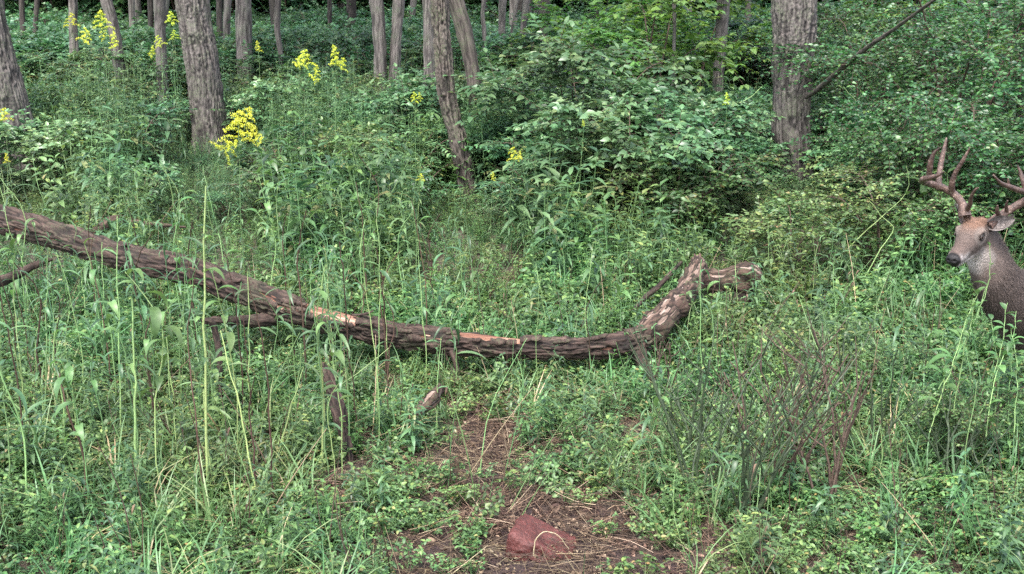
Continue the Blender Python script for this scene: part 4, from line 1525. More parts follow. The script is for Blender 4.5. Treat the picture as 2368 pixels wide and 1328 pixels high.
# litter: brown leaves and straw
def litter(seed):
    r = np.random.RandomState(seed)
    b = MB()
    for k in range(26):
        p = hdir(r.rand() * 6.28) * .2 * r.rand() ** .5 + UP * (.003 + .012 * r.rand())
        b.leaves(p, hdir(r.rand() * 6.28) + UP * r.normal() * .25, UP + r.normal(size=3) * .4, .012 + .028 * r.rand() ** 2, .008 + .014 * r.rand(), 0, r.rand() ** 2.0, .35, .3, 'obovate')
    for k in range(12):
        p = hdir(r.rand() * 6.28) * .2 * r.rand() + UP * (.008 + .02 * r.rand())
        d = hdir(r.rand() * 6.28) + UP * r.normal() * .12
        L = .08 + .22 * r.rand()
        b.tube(np.array([p, p + d * L * .5 + UP * .008, p + d * L]), [.0012, .0011, .0006], 3, 1 if r.rand() < .4 else 2, r.rand())
    return b


proto_group('litter', [(litter(90 + k), [M['dead'], M['straw'], M['twig']]) for k in range(4)])

x, y = field(2600, 3.4, 9.5)
spread('leaf_litter', 'litter', x, y, 4, .6, 1.2, .08, 0.0, 'brown dead leaves, straw and twigs scattered over the forest floor')

def straw_mat(seed):
    r = np.random.RandomState(seed)
    b = MB()
    for k in range(13):
        p = hdir(r.rand() * 6.28) * .18 * r.rand() + UP * (.01 + .03 * r.rand())
        d = hdir(r.rand() * 6.28) + UP * r.normal() * .22
        L = .08 + .26 * r.rand() ** 1.5
        q = p + d * L + UP * .01
        q[2] = max(q[2], .004)
        b.tube(spline([p, (p + q) / 2 + r.normal(size=3) * .012, q], 5), np.linspace(.0019, .0009, 5), 3, int(r.randint(4)), r.rand())
    for k in range(7):
        p = hdir(r.rand() * 6.28) * .2 * r.rand() + UP * .02
        b.leaves(p, hdir(r.rand() * 6.28) + UP * r.normal() * .4, UP + r.normal(size=3) * .7, .02 + .03 * r.rand(), .01 + .012 * r.rand(), 0, r.rand() ** 1.5, .4, .6)
    return b


proto_group('strawmat', [(straw_mat(97 + k), [M['dead'], M['straw'], M['twig'], M['dead']]) for k in range(4)])
x, y = field(420, 3.9, 7.0, lambda x, y: np.clip(np.exp(-((x - .35) ** 2 / .9 + (y - 5.3) ** 2 / 1.4)) * 1.2 + .06, 0, 1) * (((x - .13) / .2) ** 2 + ((y - 4.35) / .25) ** 2 > 1), k=.36)
spread('dead_straw', 'strawmat', x, y, 4, .6, 1.2, .1, 0, 'tangled dead straw, brown leaves and twigs over the trampled ground')

# low herbs
path = lambda x, y: np.clip(1.02 - .84 * mud(x, y) ** 1.3 - 1.5 * (((x - .13) / .30) ** 2 + ((y - 4.3) / .34) ** 2 < 1) - .62 * np.exp(-((x - .45) ** 2 / .7 + (y - 5.4) ** 2 / .8)) * (nz2(x, y, 6, 12) > .38), 0.07, 1) * (((x - .13) / .27) ** 2 + ((y - 4.25) / .32) ** 2 > 1)
x, y = field(8200, 3.3, 9.5, path)
spread('low_herbs', 'herb', x, y, 6, .6, 1.35, .2, 0, 'low green herbs carpeting the clearing floor', sf=lambda x, y: .55 + .45 * np.clip((y - 4) / 4, 0, 1))
x, y = field(2600, 9.5, 15)
spread('low_herbs', 'herb', x, y, 6, 1.1, 1.9, .2, 0, 'low green herbs under the thicket behind the log')
# knee-high herbs
lw = lambda x, y: path(x, y) * np.clip(.30 + .55 * (nz2(x, y, 1.1, 14) > .5) + .35 * (x < -.4), 0, 1) * (1 - .93 * (mud(x, y) > .1))
x, y = field(1350, 3.6, 8.2, lw)
spread('knee_high_herbs', 'erect', x, y, 6, .55, 1.0, .18, 0, 'leafy knee high herbs among the stalks', sf=lambda x, y: .7 + .3 * np.clip((y - 4) / 4, 0, 1))
x, y = field(2700, 8.2, 14, lambda x, y: np.clip(.4 + .6 * nz2(x, y, 1.0, 15), 0, 1))
spread('knee_high_herbs', 'erect', x, y, 6, .8, 1.35, .18, 0, 'leafy knee high herbs behind the fallen log')
x, y = field(620, 9.0, 15, lambda x, y: np.where(x < .6, 1, .3) * (nz2(x, y, .9, 44) > .42))
spread('broad_leaved_weeds', 'erect', x, y, 6, 1.4, 2.3, .15, 0, 'broad leaved weeds in patches behind the fallen log')
# grasses
x, y = field(900, 3.6, 9.5, lambda x, y: np.clip(.25 + 1.0 * (nz2(x, y, 1.4, 16) - .3) - .8 * mud(x, y), 0, 1) * (path(x, y) > .06))
spread('grass', 'grass', x, y, 4, .45, 1.2, .2, 0, 'loose green grass blades between the herbs')
def dry_tuft(seed):
    r = np.random.RandomState(seed)
    b = MB()
    for k in range(5):
        o = hdir(r.rand() * 6.28) * .12 * r.rand()
        d = hdir(r.rand() * 6.28)
        h = .2 + .4 * r.rand()
        top = o + d * h * .5 * r.rand() + UP * h
        b.tube(spline([o, (o + top) / 2 + r.normal(size=3) * .02, top], 6), np.linspace(.0028, .0012, 6), 4, r.randint(4), r.rand() * .6)
        for q in range(2):
            t = r.rand()
            p = o + (top - o) * t
            b.leaves(p, hdir(r.rand() * 6.28) - UP * .5, UP, .015 + .02 * r.rand(), .008, 0, r.rand() ** 2 * .8, .3, .8)
    return b


proto_group('dry', [(dry_tuft(95 + k), [M['dead'], M['straw'], M['stalk'], M['twig']]) for k in range(4)])
x, y = field(420, 3.7, 11, lambda x, y: (1 - .5 * mud(x, y)) * (path(x, y) > .06))
spread('dry_weeds', 'dry', x, y, 4, .6, 1.25, .2, 0, 'brown and straw coloured dead stems among the herbs')
# waist-high thicket
x, y = field(2500, 9.3, 15.5, lambda x, y: np.clip(.25 + .75 * np.clip((y - 9.3) / 2.5, 0, 1), 0, 1) * np.where(x < -.1, 1, .22))
spread('tall_weeds', 'lance', x, y, 5, .75, 1.25, .10, 0, 'dense waist high narrow leaved weeds in the back left', sf=lambda x, y: (.55 + .45 * np.clip((y - 9.3) / 6, 0, 1)) * (.75 + .6 * nz2(x, y, .8, 33)))
x, y = field(1500, 15, 27, lambda x, y: np.where(x < 1.2, 1, .35))
spread('tall_weeds', 'lance', x, y, 5, .85, 1.35, .10, 0, 'tall weeds between the back trunks')
x, y = field(1500, 11, 19, lambda x, y: np.where(x < .0, .25, 1.0))
spread('undergrowth', 'brush', x, y, 4, .55, 1.05, .12, 0, 'leafy undergrowth filling the wood behind the clearing')
x, y = field(2900, 20, 36)
spread('undergrowth', 'brush', x, y, 4, 1.0, 1.7, .12, 0, 'leafy undergrowth among the back trunks')
x, y = field(420, 34, 46)
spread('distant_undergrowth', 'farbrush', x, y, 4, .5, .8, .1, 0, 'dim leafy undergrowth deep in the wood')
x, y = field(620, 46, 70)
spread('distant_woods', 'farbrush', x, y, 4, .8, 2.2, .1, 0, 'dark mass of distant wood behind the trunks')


# ------------------------------------------------------------------ shrubs as single things
SH = {}


def shrub_kind(key, seed, mat, stem='twig', **kw):
    st, fo = shrub_parts(seed, **kw)
    sm = []
    for b in st:
        me = b.mesh('stem')
        me.materials.append(M[stem])
        sm.append(me)
    me = fo.mesh('foliage')
    me.materials.append(M[mat])
    me.materials.append(M[stem])
    SH[key] = (sm, me)


def shrub(key, px, py, s, label, rz=0.0, sz=None, group=None, d=None):
    p = G(px, py) if d is None else P(px, 0, d)
    p[2] = float(gz(p[0], p[1]))
    root = empty('shrub', p, label, 'shrub', group, rz)
    root.scale = (s, s, sz or s)
    for me in SH[key][0]:
        link('stem', me, root)
    o = link('foliage', SH[key][1], root)
    o['kind'] = 'stuff'
    return root


shrub_kind('layered', 201, 'shrub', h=1.75, rad=1.15, nst=9, ntw=360, nl=14, ll=.10, asp=.52, flat=.78, cover=.15)
shrub_kind('layered2', 202, 'shrub', h=1.35, rad=.95, nst=7, ntw=250, nl=14, ll=.09, asp=.55, flat=.75, cover=.12)
shrub_kind('mixed', 203, 'herb', h=1.0, rad=.8, nst=7, ntw=230, nl=14, ll=.06, asp=.5, flat=.7, cover=.1)
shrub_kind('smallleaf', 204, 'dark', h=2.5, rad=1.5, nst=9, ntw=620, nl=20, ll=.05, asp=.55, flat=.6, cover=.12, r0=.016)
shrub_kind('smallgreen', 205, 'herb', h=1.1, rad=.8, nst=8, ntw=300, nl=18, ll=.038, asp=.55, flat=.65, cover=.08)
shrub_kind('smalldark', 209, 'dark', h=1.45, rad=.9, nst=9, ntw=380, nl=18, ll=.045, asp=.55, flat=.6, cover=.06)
shrub_kind('maple', 206, 'bright', h=2.6, rad=1.5, nst=6, ntw=170, nl=12, ll=.13, asp=.6, flat=.85, cover=.35, r0=.018)
shrub_kind('maple2', 207, 'far', h=2.8, rad=1.6, nst=6, ntw=200, nl=12, ll=.13, asp=.6, flat=.8, cover=.25, r0=.018)

for a in [
    ('layered', 1345, 0, 1.05, 'large layered bush with flat grey green leaves right of the curving trunk', 0, 1.08, None, 12.9),
    ('layered2', 1450, 0, 1.0, 'grey green bush in front of the large layered bush', 1, 1.0, None, 10.9),
    ('layered2', 1590, 0, .95, 'grey green bush midway between central bush and broad trunk', 3.1, .95, None, 12.2),
    ('mixed', 1570, 0, .95, 'leafy green bush in front and left of the broad trunk', .4, .95, None, 10.4),
    ('layered2', 1600, 0, .8, 'dense bush left of the base of the broad trunk', 4.4, .9, None, 12.9),
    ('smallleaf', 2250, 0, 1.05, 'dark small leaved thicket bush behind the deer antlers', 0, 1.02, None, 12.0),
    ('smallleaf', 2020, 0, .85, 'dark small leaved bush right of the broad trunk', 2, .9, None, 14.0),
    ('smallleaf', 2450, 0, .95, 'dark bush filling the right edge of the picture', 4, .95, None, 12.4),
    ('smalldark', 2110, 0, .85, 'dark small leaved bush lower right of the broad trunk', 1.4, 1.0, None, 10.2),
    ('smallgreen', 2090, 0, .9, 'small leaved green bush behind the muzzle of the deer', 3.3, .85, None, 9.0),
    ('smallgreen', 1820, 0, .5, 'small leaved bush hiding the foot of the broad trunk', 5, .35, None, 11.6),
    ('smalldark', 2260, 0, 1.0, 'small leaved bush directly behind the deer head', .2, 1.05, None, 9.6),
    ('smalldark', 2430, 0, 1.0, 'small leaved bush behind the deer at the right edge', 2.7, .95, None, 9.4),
    ('mixed', 1850, 0, .7, 'low leafy bush right of the rotten log', 1.9, .6, None, 9.1),
    ('maple', 1440, 0, 1.0, 'tall bright leaved sapling bush at the dark gap above the central bush', .6, 1.12, None, 20),
    ('maple', 1600, 0, .85, 'bright leaved sapling left of the slim grey trunk', 3.6, 1.0, None, 18.5),
    ('maple2', 1340, 0, 1.0, 'dim leafy sapling behind the bright leaved sapling', 2.3, .9, None, 27),
    ('maple2', 1750, 0, .9, 'leafy sapling between slim grey trunk and broad trunk', 5.3, .85, None, 20),
    ('maple2', 2010, 0, 1.0, 'leafy sapling above the leaning thin branch', 4.1, .95, None, 19),
    ('maple2', 2240, 0, 1.0, 'leafy sapling above the dark thicket at upper right', 1.1, 1.0, None, 18),
    ('maple', 1500, 0, 1.0, 'bright broad leaved sapling rising behind the right part of the central bush', 2.2, 1.05, None, 16),
    ('maple', 1990, 0, .75, 'bright leaved sapling directly right of the broad trunk', 1.7, .95, None, 16.5),
    ('maple', 2180, 0, .7, 'bright leaved sapling behind the dark thicket at upper right', 4.7, 1.0, None, 16),
    ('smallgreen', 2350, 0, .42, 'small leafy bush growing under the chest of the deer', 1.0, .5, None, 5.2),
    ('mixed', 700, 0, 1.1, 'leafy bush left of the twin pale trunks', .9, 1.2, None, 17),
    ('maple2', 720, 0, .6, 'taller dim bush left of the twin pale trunks', 2.9, .6, None, 26),
    ('layered2', 930, 0, .9, 'grey green bush below the twin pale trunks', 5.1, .95, None, 14.5),
    ('mixed', 800, 0, .8, 'leafy green bush below the right goldenrod pair', 2.0, .9, None, 12.2),
    ('layered2', 680, 0, .8, 'broad leaved bush right of the thick leaning trunk', 1.2, .9, None, 15),
    ('layered2', 60, 0, .8, 'broad leaved bush at the foot of the leftmost trunk', 3.4, .7, None, 12.6),
    ('maple2', 640, 0, .7, 'leafy sapling bush between the straight pale trunk and twin trunks', .4, .75, None, 22),
    ('maple2', 800, 0, .65, 'pale leafy sapling bush touching the left twin trunk', 1.4, .72, None, 23),
    ('maple', 960, 0, .6, 'bright leafy bush between the twin trunks and the middle trunks', 2.4, .62, None, 23),
    ('maple2', 330, 0, .65, 'leafy bush between the two grey trunks at upper left', 3.4, .68, None, 23),
    ('maple2', 110, 0, .7, 'leafy bush at upper left behind the thin brown trunk', 4.4, .7, None, 24),
    ('maple', 1180, 0, .6, 'bright leafy bush behind the top of the central bush', 5.2, .6, None, 20),
    ('layered2', 1090, 0, .8, 'grey green bush between the mossy bending trunk and central bush', 5.5, .95, None, 15.5),
    ('mixed', 150, 0, 1.0, 'leafy bush right of the leftmost big trunk', .7, 1.2, None, 15.5),
]:
    shrub(*a)


# ------------------------------------------------------------------ goldenrod
def plume_mesh(seed, size=.16, narrow=False):
    r = np.random.RandomState(seed)
    b = MB()
    nb = 11
    for k in range(nb):
        z = size * (k / nb) * 1.15
        a = k * 2.4 + r.rand()
        Lb = size * (.75 * (1 - k / nb) + .12) * (.5 if narrow else .9)
        t = np.linspace(0, 1, 6)[:, None]
        br = UP * z + hdir(a) * Lb * t + UP * (Lb * .55 * t - Lb * .62 * t ** 2.4)
        b.tube(br, np.linspace(.0014, .0006, 6), 3, 1)
        m = int(34 + 90 * Lb / size)
        u = r.rand(m) * .9 + .1
        p = np.stack([np.interp(u * 5, range(6), br[:, j]) for j in range(3)], 1) + r.normal(size=(m, 3)) * .006
        b.leaves(p, r.normal(size=(m, 3)) * .6 + UP * .9, r.normal(size=(m, 3)), .007 + .006 * r.rand(m), .0055 + .003 * r.rand(m), 0, r.rand(m), .2, .1, cheap=True)
    b.tube(np.array([[0, 0, -.02], [0, 0, size * .6], [0, 0, size * 1.1]]), [.002, .0015, .0008], 4, 1)
    return b.mesh('flower_plume')


PLUMES = []
for k in range(5):
    me = plume_mesh(300 + k, .17, k > 2)
    me.materials.append(M['yellow'])
    me.materials.append(M['stalk'])
    PLUMES.append(me)
GSTEM = []
for k in range(4):
    b = lance_herb(320 + k, 1.0, 1, .10, .017, 46, .12, .004)
    # normalise the top to (0,0,1)
    V = np.concatenate(b.v)
    st_rows = b.v[0].reshape(9, 4, 3).mean(1)
    a0, a1 = st_rows[0], st_rows[-1]
    lf = MB()
    for i, v in enumerate(b.v):
        t = (v[:, 2:] - a0[2]) / (a1[2] - a0[2])
        v2 = v - a0 - t * (a1 - a0) * np.array([1, 1, 0])
        v2[:, 2] /= (a1[2] - a0[2])
        b.v[i] = v2
    stb, lfb = MB(), MB()
    stb.add(b.v[0], b.f[0][0], 0, .6)
    off = len(b.v[0])
    lfb.v, lfb.t, lfb.c = b.v[1:], b.t[1:], b.c[1:]
    lfb.f = [(f - off, 0) for f, m in b.f[1:]]
    ms, ml = stb.mesh('stem'), lfb.mesh('foliage')
    ms.materials.append(M['stalk'])
    ml.materials.append(M['lance'])
    GSTEM.append((ms, ml))

GOLD = [
    # px, py of plume base, distance, list of (dx, dy, scale, plume), label
    (553, 330, 8.0, [(0, 0, 1.15, 0), (12, -32, .8, 1), (-40, 22, .85, 2), (54, -2, .62, 3)], 'largest bright goldenrod bloom with spreading arms at mid left'),
    (165, 62, 15, [(0, 0, .9, 1)], 'small goldenrod bloom before the thin trunk at upper left'),
    (237, 68, 14, [(0, 0, 1.15, 0), (6, 22, .7, 2)], 'tallest double goldenrod bloom at upper left'),
    (194, 100, 14, [(0, 0, .95, 2)], 'goldenrod bloom low left of the tallest double bloom'),
    (264, 112, 13.5, [(0, 0, 1.0, 4)], 'goldenrod bloom low right of the tallest double bloom'),
    (372, 110, 14, [(0, 0, .75, 2), (-20, 22, .8, 3)], 'paired small goldenrod blooms left of the thick trunk'),
    (397, 58, 14.5, [(0, 0, .85, 1)], 'goldenrod bloom touching the left side of the thick trunk'),
    (404, 92, 14, [(0, 0, .6, 2)], 'tiny goldenrod bloom against left side of thick trunk'),
    (598, 120, 14.5, [(0, 0, .7, 3)], 'small faint goldenrod bloom right of the straight pale trunk'),
    (705, 158, 11, [(0, 0, .9, 2), (-22, -4, .7, 3), (26, 14, .6, 3)], 'wide goldenrod bloom left one of the pair before the twin trunks'),
    (776, 150, 11, [(0, 0, .95, 4), (12, 10, .6, 1), (-40, 40, .6, 3)], 'upright goldenrod bloom right one of the pair before the twin trunks'),
    (960, 236, 10.8, [(0, 0, .5, 1), (12, -4, .4, 3)], 'small goldenrod bloom left of the slim curving trunk'),
    (1188, 372, 9.8, [(0, 0, .62, 2), (12, 0, .45, 3)], 'small goldenrod bloom right of the slim curving trunk foot'),
    (972, 420, 9.4, [(0, 0, .35, 1)], 'tiny goldenrod bloom low in front of the slim curving trunk'),
    (1140, 418, 9.5, [(0, 0, .4, 3)], 'tiny goldenrod bloom just right of the curving trunk base'),
    (1681, 242, 11.2, [(0, 0, .6, 3)], 'pale goldenrod bloom left of the broad trunk'),
    (10, 282, 9.0, [(0, 0, .6, 2)], 'goldenrod bloom at the left edge before the leftmost trunk'),
    (16, 376, 8.6, [(0, 0, .38, 4)], 'tiny goldenrod bloom low at the left edge'),
    (1350, 292, 10.2, [(0, 0, .3, 3)], 'tiny yellow bloom on the front of the central bush'),
]
for i, (px, py, d, pl, lab) in enumerate(GOLD):
    top = P(px, py, d)
    gx, gy = top[0] - .05 + .1 * rnd.random(), top[1] + .04
    g0 = float(gz(gx, gy))
    root = empty('goldenrod', (gx, gy, g0), lab, 'goldenrod', 'goldenrod plants in bloom')
    hgt = float(top[2] - g0)
    ms, ml = GSTEM[i % 4]
    lean = (float(top[0] - gx), float(top[1] - gy))
    for nm, me in (('stem', ms), ('foliage', ml)):
        o = link(nm, me, root)
        o.scale = (1, 1, hgt) if nm == 'stem' else (.9, .9, hgt)
        o.rotation_euler = (math.atan2(-lean[1], hgt) * 1.0, math.atan2(lean[0], hgt), 0)
        if nm == 'foliage':
            o['kind'] = 'stuff'
    for dx, dy, s, k in pl:
        q = P(px + dx, py + dy, d)
        o = link('flower_plume', PLUMES[k], root)
        o.location = [float(v) for v in (q - np.array([gx, gy, g0]))]
        o.scale = (s, s, s)
        o.rotation_euler = (rnd.uniform(-.25, .25), max(-.9, min(.9, dx * .025)) + rnd.uniform(-.15, .15), rnd.random() * 6)


# ------------------------------------------------------------------ tall stalks with separate leaves
def leaf_mesh(L, W, droop, name='leaf', mat='lance', tint=.5, shape='lance'):
    b = MB()
    t = np.linspace(0, 1, 8)
    w = W * np.sin(np.clip(t * .96 + .04, 0, 1) ** .8 * math.pi) ** .9
    w[-1] = .0004
    ang = droop * t
    x = np.concatenate([[0], np.cumsum(np.cos((ang[1:] + ang[:-1]) / 2 - .5) * L / 7)])
    z = np.concatenate([[0], np.cumsum(-np.sin((ang[1:] + ang[:-1]) / 2 - .5) * L / 7)])
    V = np.stack([np.stack([x, -w / 2, z + w * .2], 1), np.stack([x, 0 * w, z], 1), np.stack([x, w / 2, z + w * .2], 1)], 1).reshape(-1, 3)
    f = []
    for i in range(7):
        f += [[3 * i, 3 * i + 1, 3 * i + 4, 3 * i + 3], [3 * i + 1, 3 * i + 2, 3 * i + 5, 3 * i + 4]]
    b.add(V, f, 0, tint)
    me = b.mesh(name)
    me.materials.append(M[mat])
    return me


LEAVES = [leaf_mesh(.10 + .02 * k, .018 + .003 * (k % 3), 1.3 + .35 * (k % 4), tint=.25 + .13 * (k % 5)) for k in range(7)]
BROAD = [leaf_mesh(.12 + .02 * k, .034 + .004 * k, 1.6 + .3 * k, mat='herb', tint=.35 + .15 * k) for k in range(3)]


def stalk(pts, r, label, nleaf=8, leaves=LEAVES, tint=.6, mat='stalk', tmin=.35, group='tall thin green stalks in the left foreground', cat='plant stalk', name='tall_stalk', ls=1.0, lit=None, label_stem=None):
    """pts world points base to top. Stem is one part, each leaf a part of its own."""
    pts = np.asarray(pts, float)
    base = pts[0].copy()
    q = spline(pts - base, 14)
    q[1:-1] += R.normal(size=(12, 3)) * .003 * min(1, float(np.linalg.norm(q[-1])) / .5)
    root = empty(name, base, label, cat, group)
    b = MB()
    b.tube(q, np.linspace(r, r * .45, 14), 6, 0, tint)
    link('stem', b.mesh('stem'), root, [M[mat]])
    for k in range(nleaf):
        t = tmin + (1 - tmin) * (k + rnd.random() * .8) / max(nleaf, 1)
        t = min(t, .995)
        p = [float(np.interp(t * 13, range(14), q[:, j])) for j in range(3)]
        o = link('leaf', rnd.choice(leaves if rnd.random() < .93 else BROAD), root)
        o.location = p
        o.rotation_euler = (rnd.uniform(-.3, .3), rnd.uniform(-.5, .5) - (.5 if t > .9 else 0), k * 2.4 + rnd.random())
        s = ls * (.6 + .6 * rnd.random()) * (1.1 - .3 * t)
        o.scale = (s, s, s)
    return root


# those one can follow in the photograph: base and top pixels, base distance
def st_px(rows, d0, d1=None, **kw):
    n = len(rows)
    d1 = d1 or d0
    pts = []
    for i, (a, b_) in enumerate(rows):
        pts.append(P(a, b_, d0 + (d1 - d0) * i / (n - 1)))
    g = float(gz(pts[0][0], pts[0][1]))
    pts[0][2] = min(pts[0][2], g)
    return stalk(pts, **kw)


SPEC = [
    ([(490, 1262), (478, 1050), (474, 850), (472, 640), (476, 430)], 4.75, .0075, 'thick bright yellow green stalk crossing the log at left', 9, .95),
    ([(497, 1250), (486, 1080), (470, 900)], 4.85, .005, 'second bright stalk hugging the thick yellow green stalk', 3, .9),
    ([(318, 1262), (314, 1050), (310, 860), (305, 690)], 4.7, .0075, 'pale wide stalk below the left half of the log', 5, .7),
    ([(290, 1200), (280, 980), (274, 740), (271, 500)], 5.2, .0045, 'straight green stalk crossing the log nearest the left edge', 8, .8),
    ([(616, 1262), (590, 1120), (565, 1000), (540, 880), (510, 765)], 4.75, .0050, 'yellow green stem slanting left from bottom centre left', 1, .95),
    ([(578, 980), (576, 870), (575, 740), (572, 630)], 5.9, .0045, 'stalk crossing the log above its broken stub', 6, .85),
    ([(880, 1150), (874, 900), (878, 640), (870, 480)], 5.4, .003, 'fine tall stem crossing the log right of its pale patch', 5, .7),
    ([(985, 900), (986, 820), (976, 700), (966, 560)], 6.3, .0035, 'fine tall stem crossing the middle of the log', 5, .75),
    ([(1000, 1080), (1010, 960), (1012, 860), (1020, 780)], 5.6, .003, 'stem rising past the split wood chunk to the log', 2, .8),
    ([(100, 1100), (106, 860), (108, 700), (110, 590)], 5.4, .004, 'stem topped by a bright leaf tuft at the left of the log', 5, .6),
    ([(240, 900), (238, 750), (237, 640), (236, 560)], 6.6, .004, 'short stalk in front of the log at left', 4, .7),
    ([(390, 800), (396, 640), (405, 540), (415, 450)], 7.2, .004, 'slanted stalk crossing the log left of the thick stalk', 4, .75),
    ([(1255, 1000), (1245, 920), (1150, 560), (1120, 480)][0:2] + [(1240, 780), (1250, 640)], 6.2, .003, 'thin stem rising past the right end of the log', 2, .7),
    ([(1356, 960), (1358, 850), (1354, 720), (1372, 560)], 6.6, .0035, 'thin stem before the right end of the log', 4, .8),
    ([(1632, 1100), (1625, 900), (1620, 760), (1622, 600)], 5.9, .004, 'thin stem before the curving rotten limb', 4, .65),
    ([(1712, 820), (1708, 740), (1703, 660), (1700, 600)], 7.6, .0035, 'pale stem before the short lumpy rotten log', 0, 1.0),
    ([(1662, 830), (1664, 700), (1662, 620)], 7.5, .0028, 'fine dark stem left of the pale stem at the rotten log', 2, .3),
    ([(30, 1262), (20, 1060), (8, 900), (0, 760)], 4.8, .004, 'bright stalk at the very left edge', 5, .75),
    ([(420, 1220), (408, 1040), (392, 900), (385, 780)], 5.0, .0035, 'thin green stem between the pale wide stalk and the thick stalk', 5, .8),
    ([(2030, 1130), (2040, 1040), (2034, 960)], 4.95, .003, 'pale green fork topped stem in the right foreground', 1, .9),
    ([(2215, 1262), (2225, 1130), (2240, 990), (2260, 880)], 4.8, .003, 'thin stem in the lower right foreground', 4, .7),
]
for rows, d, r_, lab, nl_, ti in SPEC:
    st_px(rows, d, d + .05, r=r_, label=lab, nleaf=nl_, tint=ti)

# stems lying or leaning across
LEAN = [
    ([(530, 1140), (640, 1020), (740, 930), (820, 868), (905, 800)], 5.2, 5.8, .0045, 'long bright yellow green stem slanting up right under the log', .95),
    ([(625, 1128), (655, 1010), (680, 920), (702, 850)], 5.0, 5.1, .004, 'bright stem crossing the long slanting stem', .9),
    ([(880, 920), (820, 960), (780, 1000)], 5.9, 5.7, .003, 'thin green stem slanting right of the snag', .8),
    ([(600, 1140), (700, 1090), (790, 1070), (900, 1040)], 5.05, 5.4, .003, 'thin pale stem lying low across the left foreground', .8),
    ([(290, 1090), (280, 1140), (230, 1200), (180, 1240)], 5.0, 4.7, .003, 'pale bent stem in the lower left corner area', .95),
    ([(950, 1262), (1000, 1262), (1060, 1200)][:0] + [(1200, 1100), (1185, 1150), (1168, 1190)], 5.2, 5.0, .003, 'pale stem stuck in the bare soil', .95),
    ([(1425, 950), (1500, 975), (1560, 985), (1600, 984)], 6.2, 5.9, .0035, 'straw coloured stem lying right of the bare soil', 1.0),
    ([(1380, 1002), (1430, 1020), (1480, 1040), (1520, 1070)], 5.9, 5.5, .003, 'curved straw stem right of the bare soil', 1.0),
]
for rows, d0, d1, r_, lab, ti in LEAN:
    n = len(rows)
    pts = [P(a, b_, d0 + (d1 - d0) * i / (n - 1)) for i, (a, b_) in enumerate(rows)]
    for q in pts:
        q[2] = max(q[2], float(gz(q[0], q[1])) + .01)
    stalk(pts, r_, lab, 0, tint=ti, group='fallen and leaning stems', name='leaning_stalk', cat='fallen stalk', mat='straw' if 'straw' in lab else 'stalk')
STRAW = [
    ([(1625, 1062), (1700, 1120), (1780, 1185), (1860, 1262)], 5.35, 4.6, 'long tan stem slanting down right through the twiggy brush'),
    ([(2078, 1090), (2110, 1140), (2140, 1200), (2165, 1262)], 5.15, 4.6, 'tan stem slanting down in the lower right'),
    ([(2205, 1180), (2180, 1220), (2160, 1262)], 4.9, 4.6, 'short tan stem crossing the slanting one at lower right'),
    ([(1216, 915), (1232, 950), (1246, 995)], 6.2, 5.8, 'pinkish straw standing at the back of the bare soil'),
    ([(1265, 900), (1272, 925), (1280, 950)], 6.3, 6.1, 'short pale straw behind the bare soil'),
    ([(1355, 920), (1348, 940), (1340, 960)], 6.2, 6.0, 'short tan straw right of the pinkish straw'),
    ([(1110, 935), (1150, 985), (1190, 1045), (1230, 1075)], 6.1, 5.5, 'brown stem lying along the back edge of the bare soil'),
    ([(640, 1065), (720, 1060), (800, 1070)], 5.5, 5.4, 'brown twig lying beneath the snag'),
    ([(500, 1190), (560, 1160), (610, 1140)], 5.0, 5.1, 'thin reddish twig in the left foreground'),
    ([(1040, 1262), (1000, 1190), (960, 1130), (930, 1100)], 4.7, 5.3, 'curved tan stem left of the red block'),
    ([(1660, 1068), (1740, 1030), (1790, 1000)], 5.4, 5.6, 'pale grey stick through the twiggy brush'),
    ([(1798, 1098), (1840, 1060), (1868, 1025)], 5.2, 5.5, 'tan broken stick at the right of the twiggy brush'),
    ([(1234, 1285), (1238, 1250), (1260, 1230), (1290, 1238), (1316, 1270)], 4.20, 4.20, 'pale stem arching over the front of the red block'),
    ([(1590, 1262), (1680, 1250), (1500, 1246)][:2], 4.7, 4.75, 'straw lying at the bottom right of the red block'),
    ([(140, 590 + 450 - 30), (60, 1030), (30, 1050)], 5.4, 5.3, 'dark curved twig in the lower left weeds'),
]
for rows, d0, d1, lab in STRAW:
    n = len(rows)
    pts = [P(a, b_, d0 + (d1 - d0) * i / (n - 1)) for i, (a, b_) in enumerate(rows)]
    for q in pts:
        q[2] = max(q[2], float(gz(q[0], q[1])) + .012)
    dark = 'dark' in lab or 'brown' in lab or 'reddish' in lab
    stalk(pts, .003, lab, 0, tint=.9, group='dry straws and twigs', name='dry_straw', cat='straw', mat='dead' if dark else 'straw')

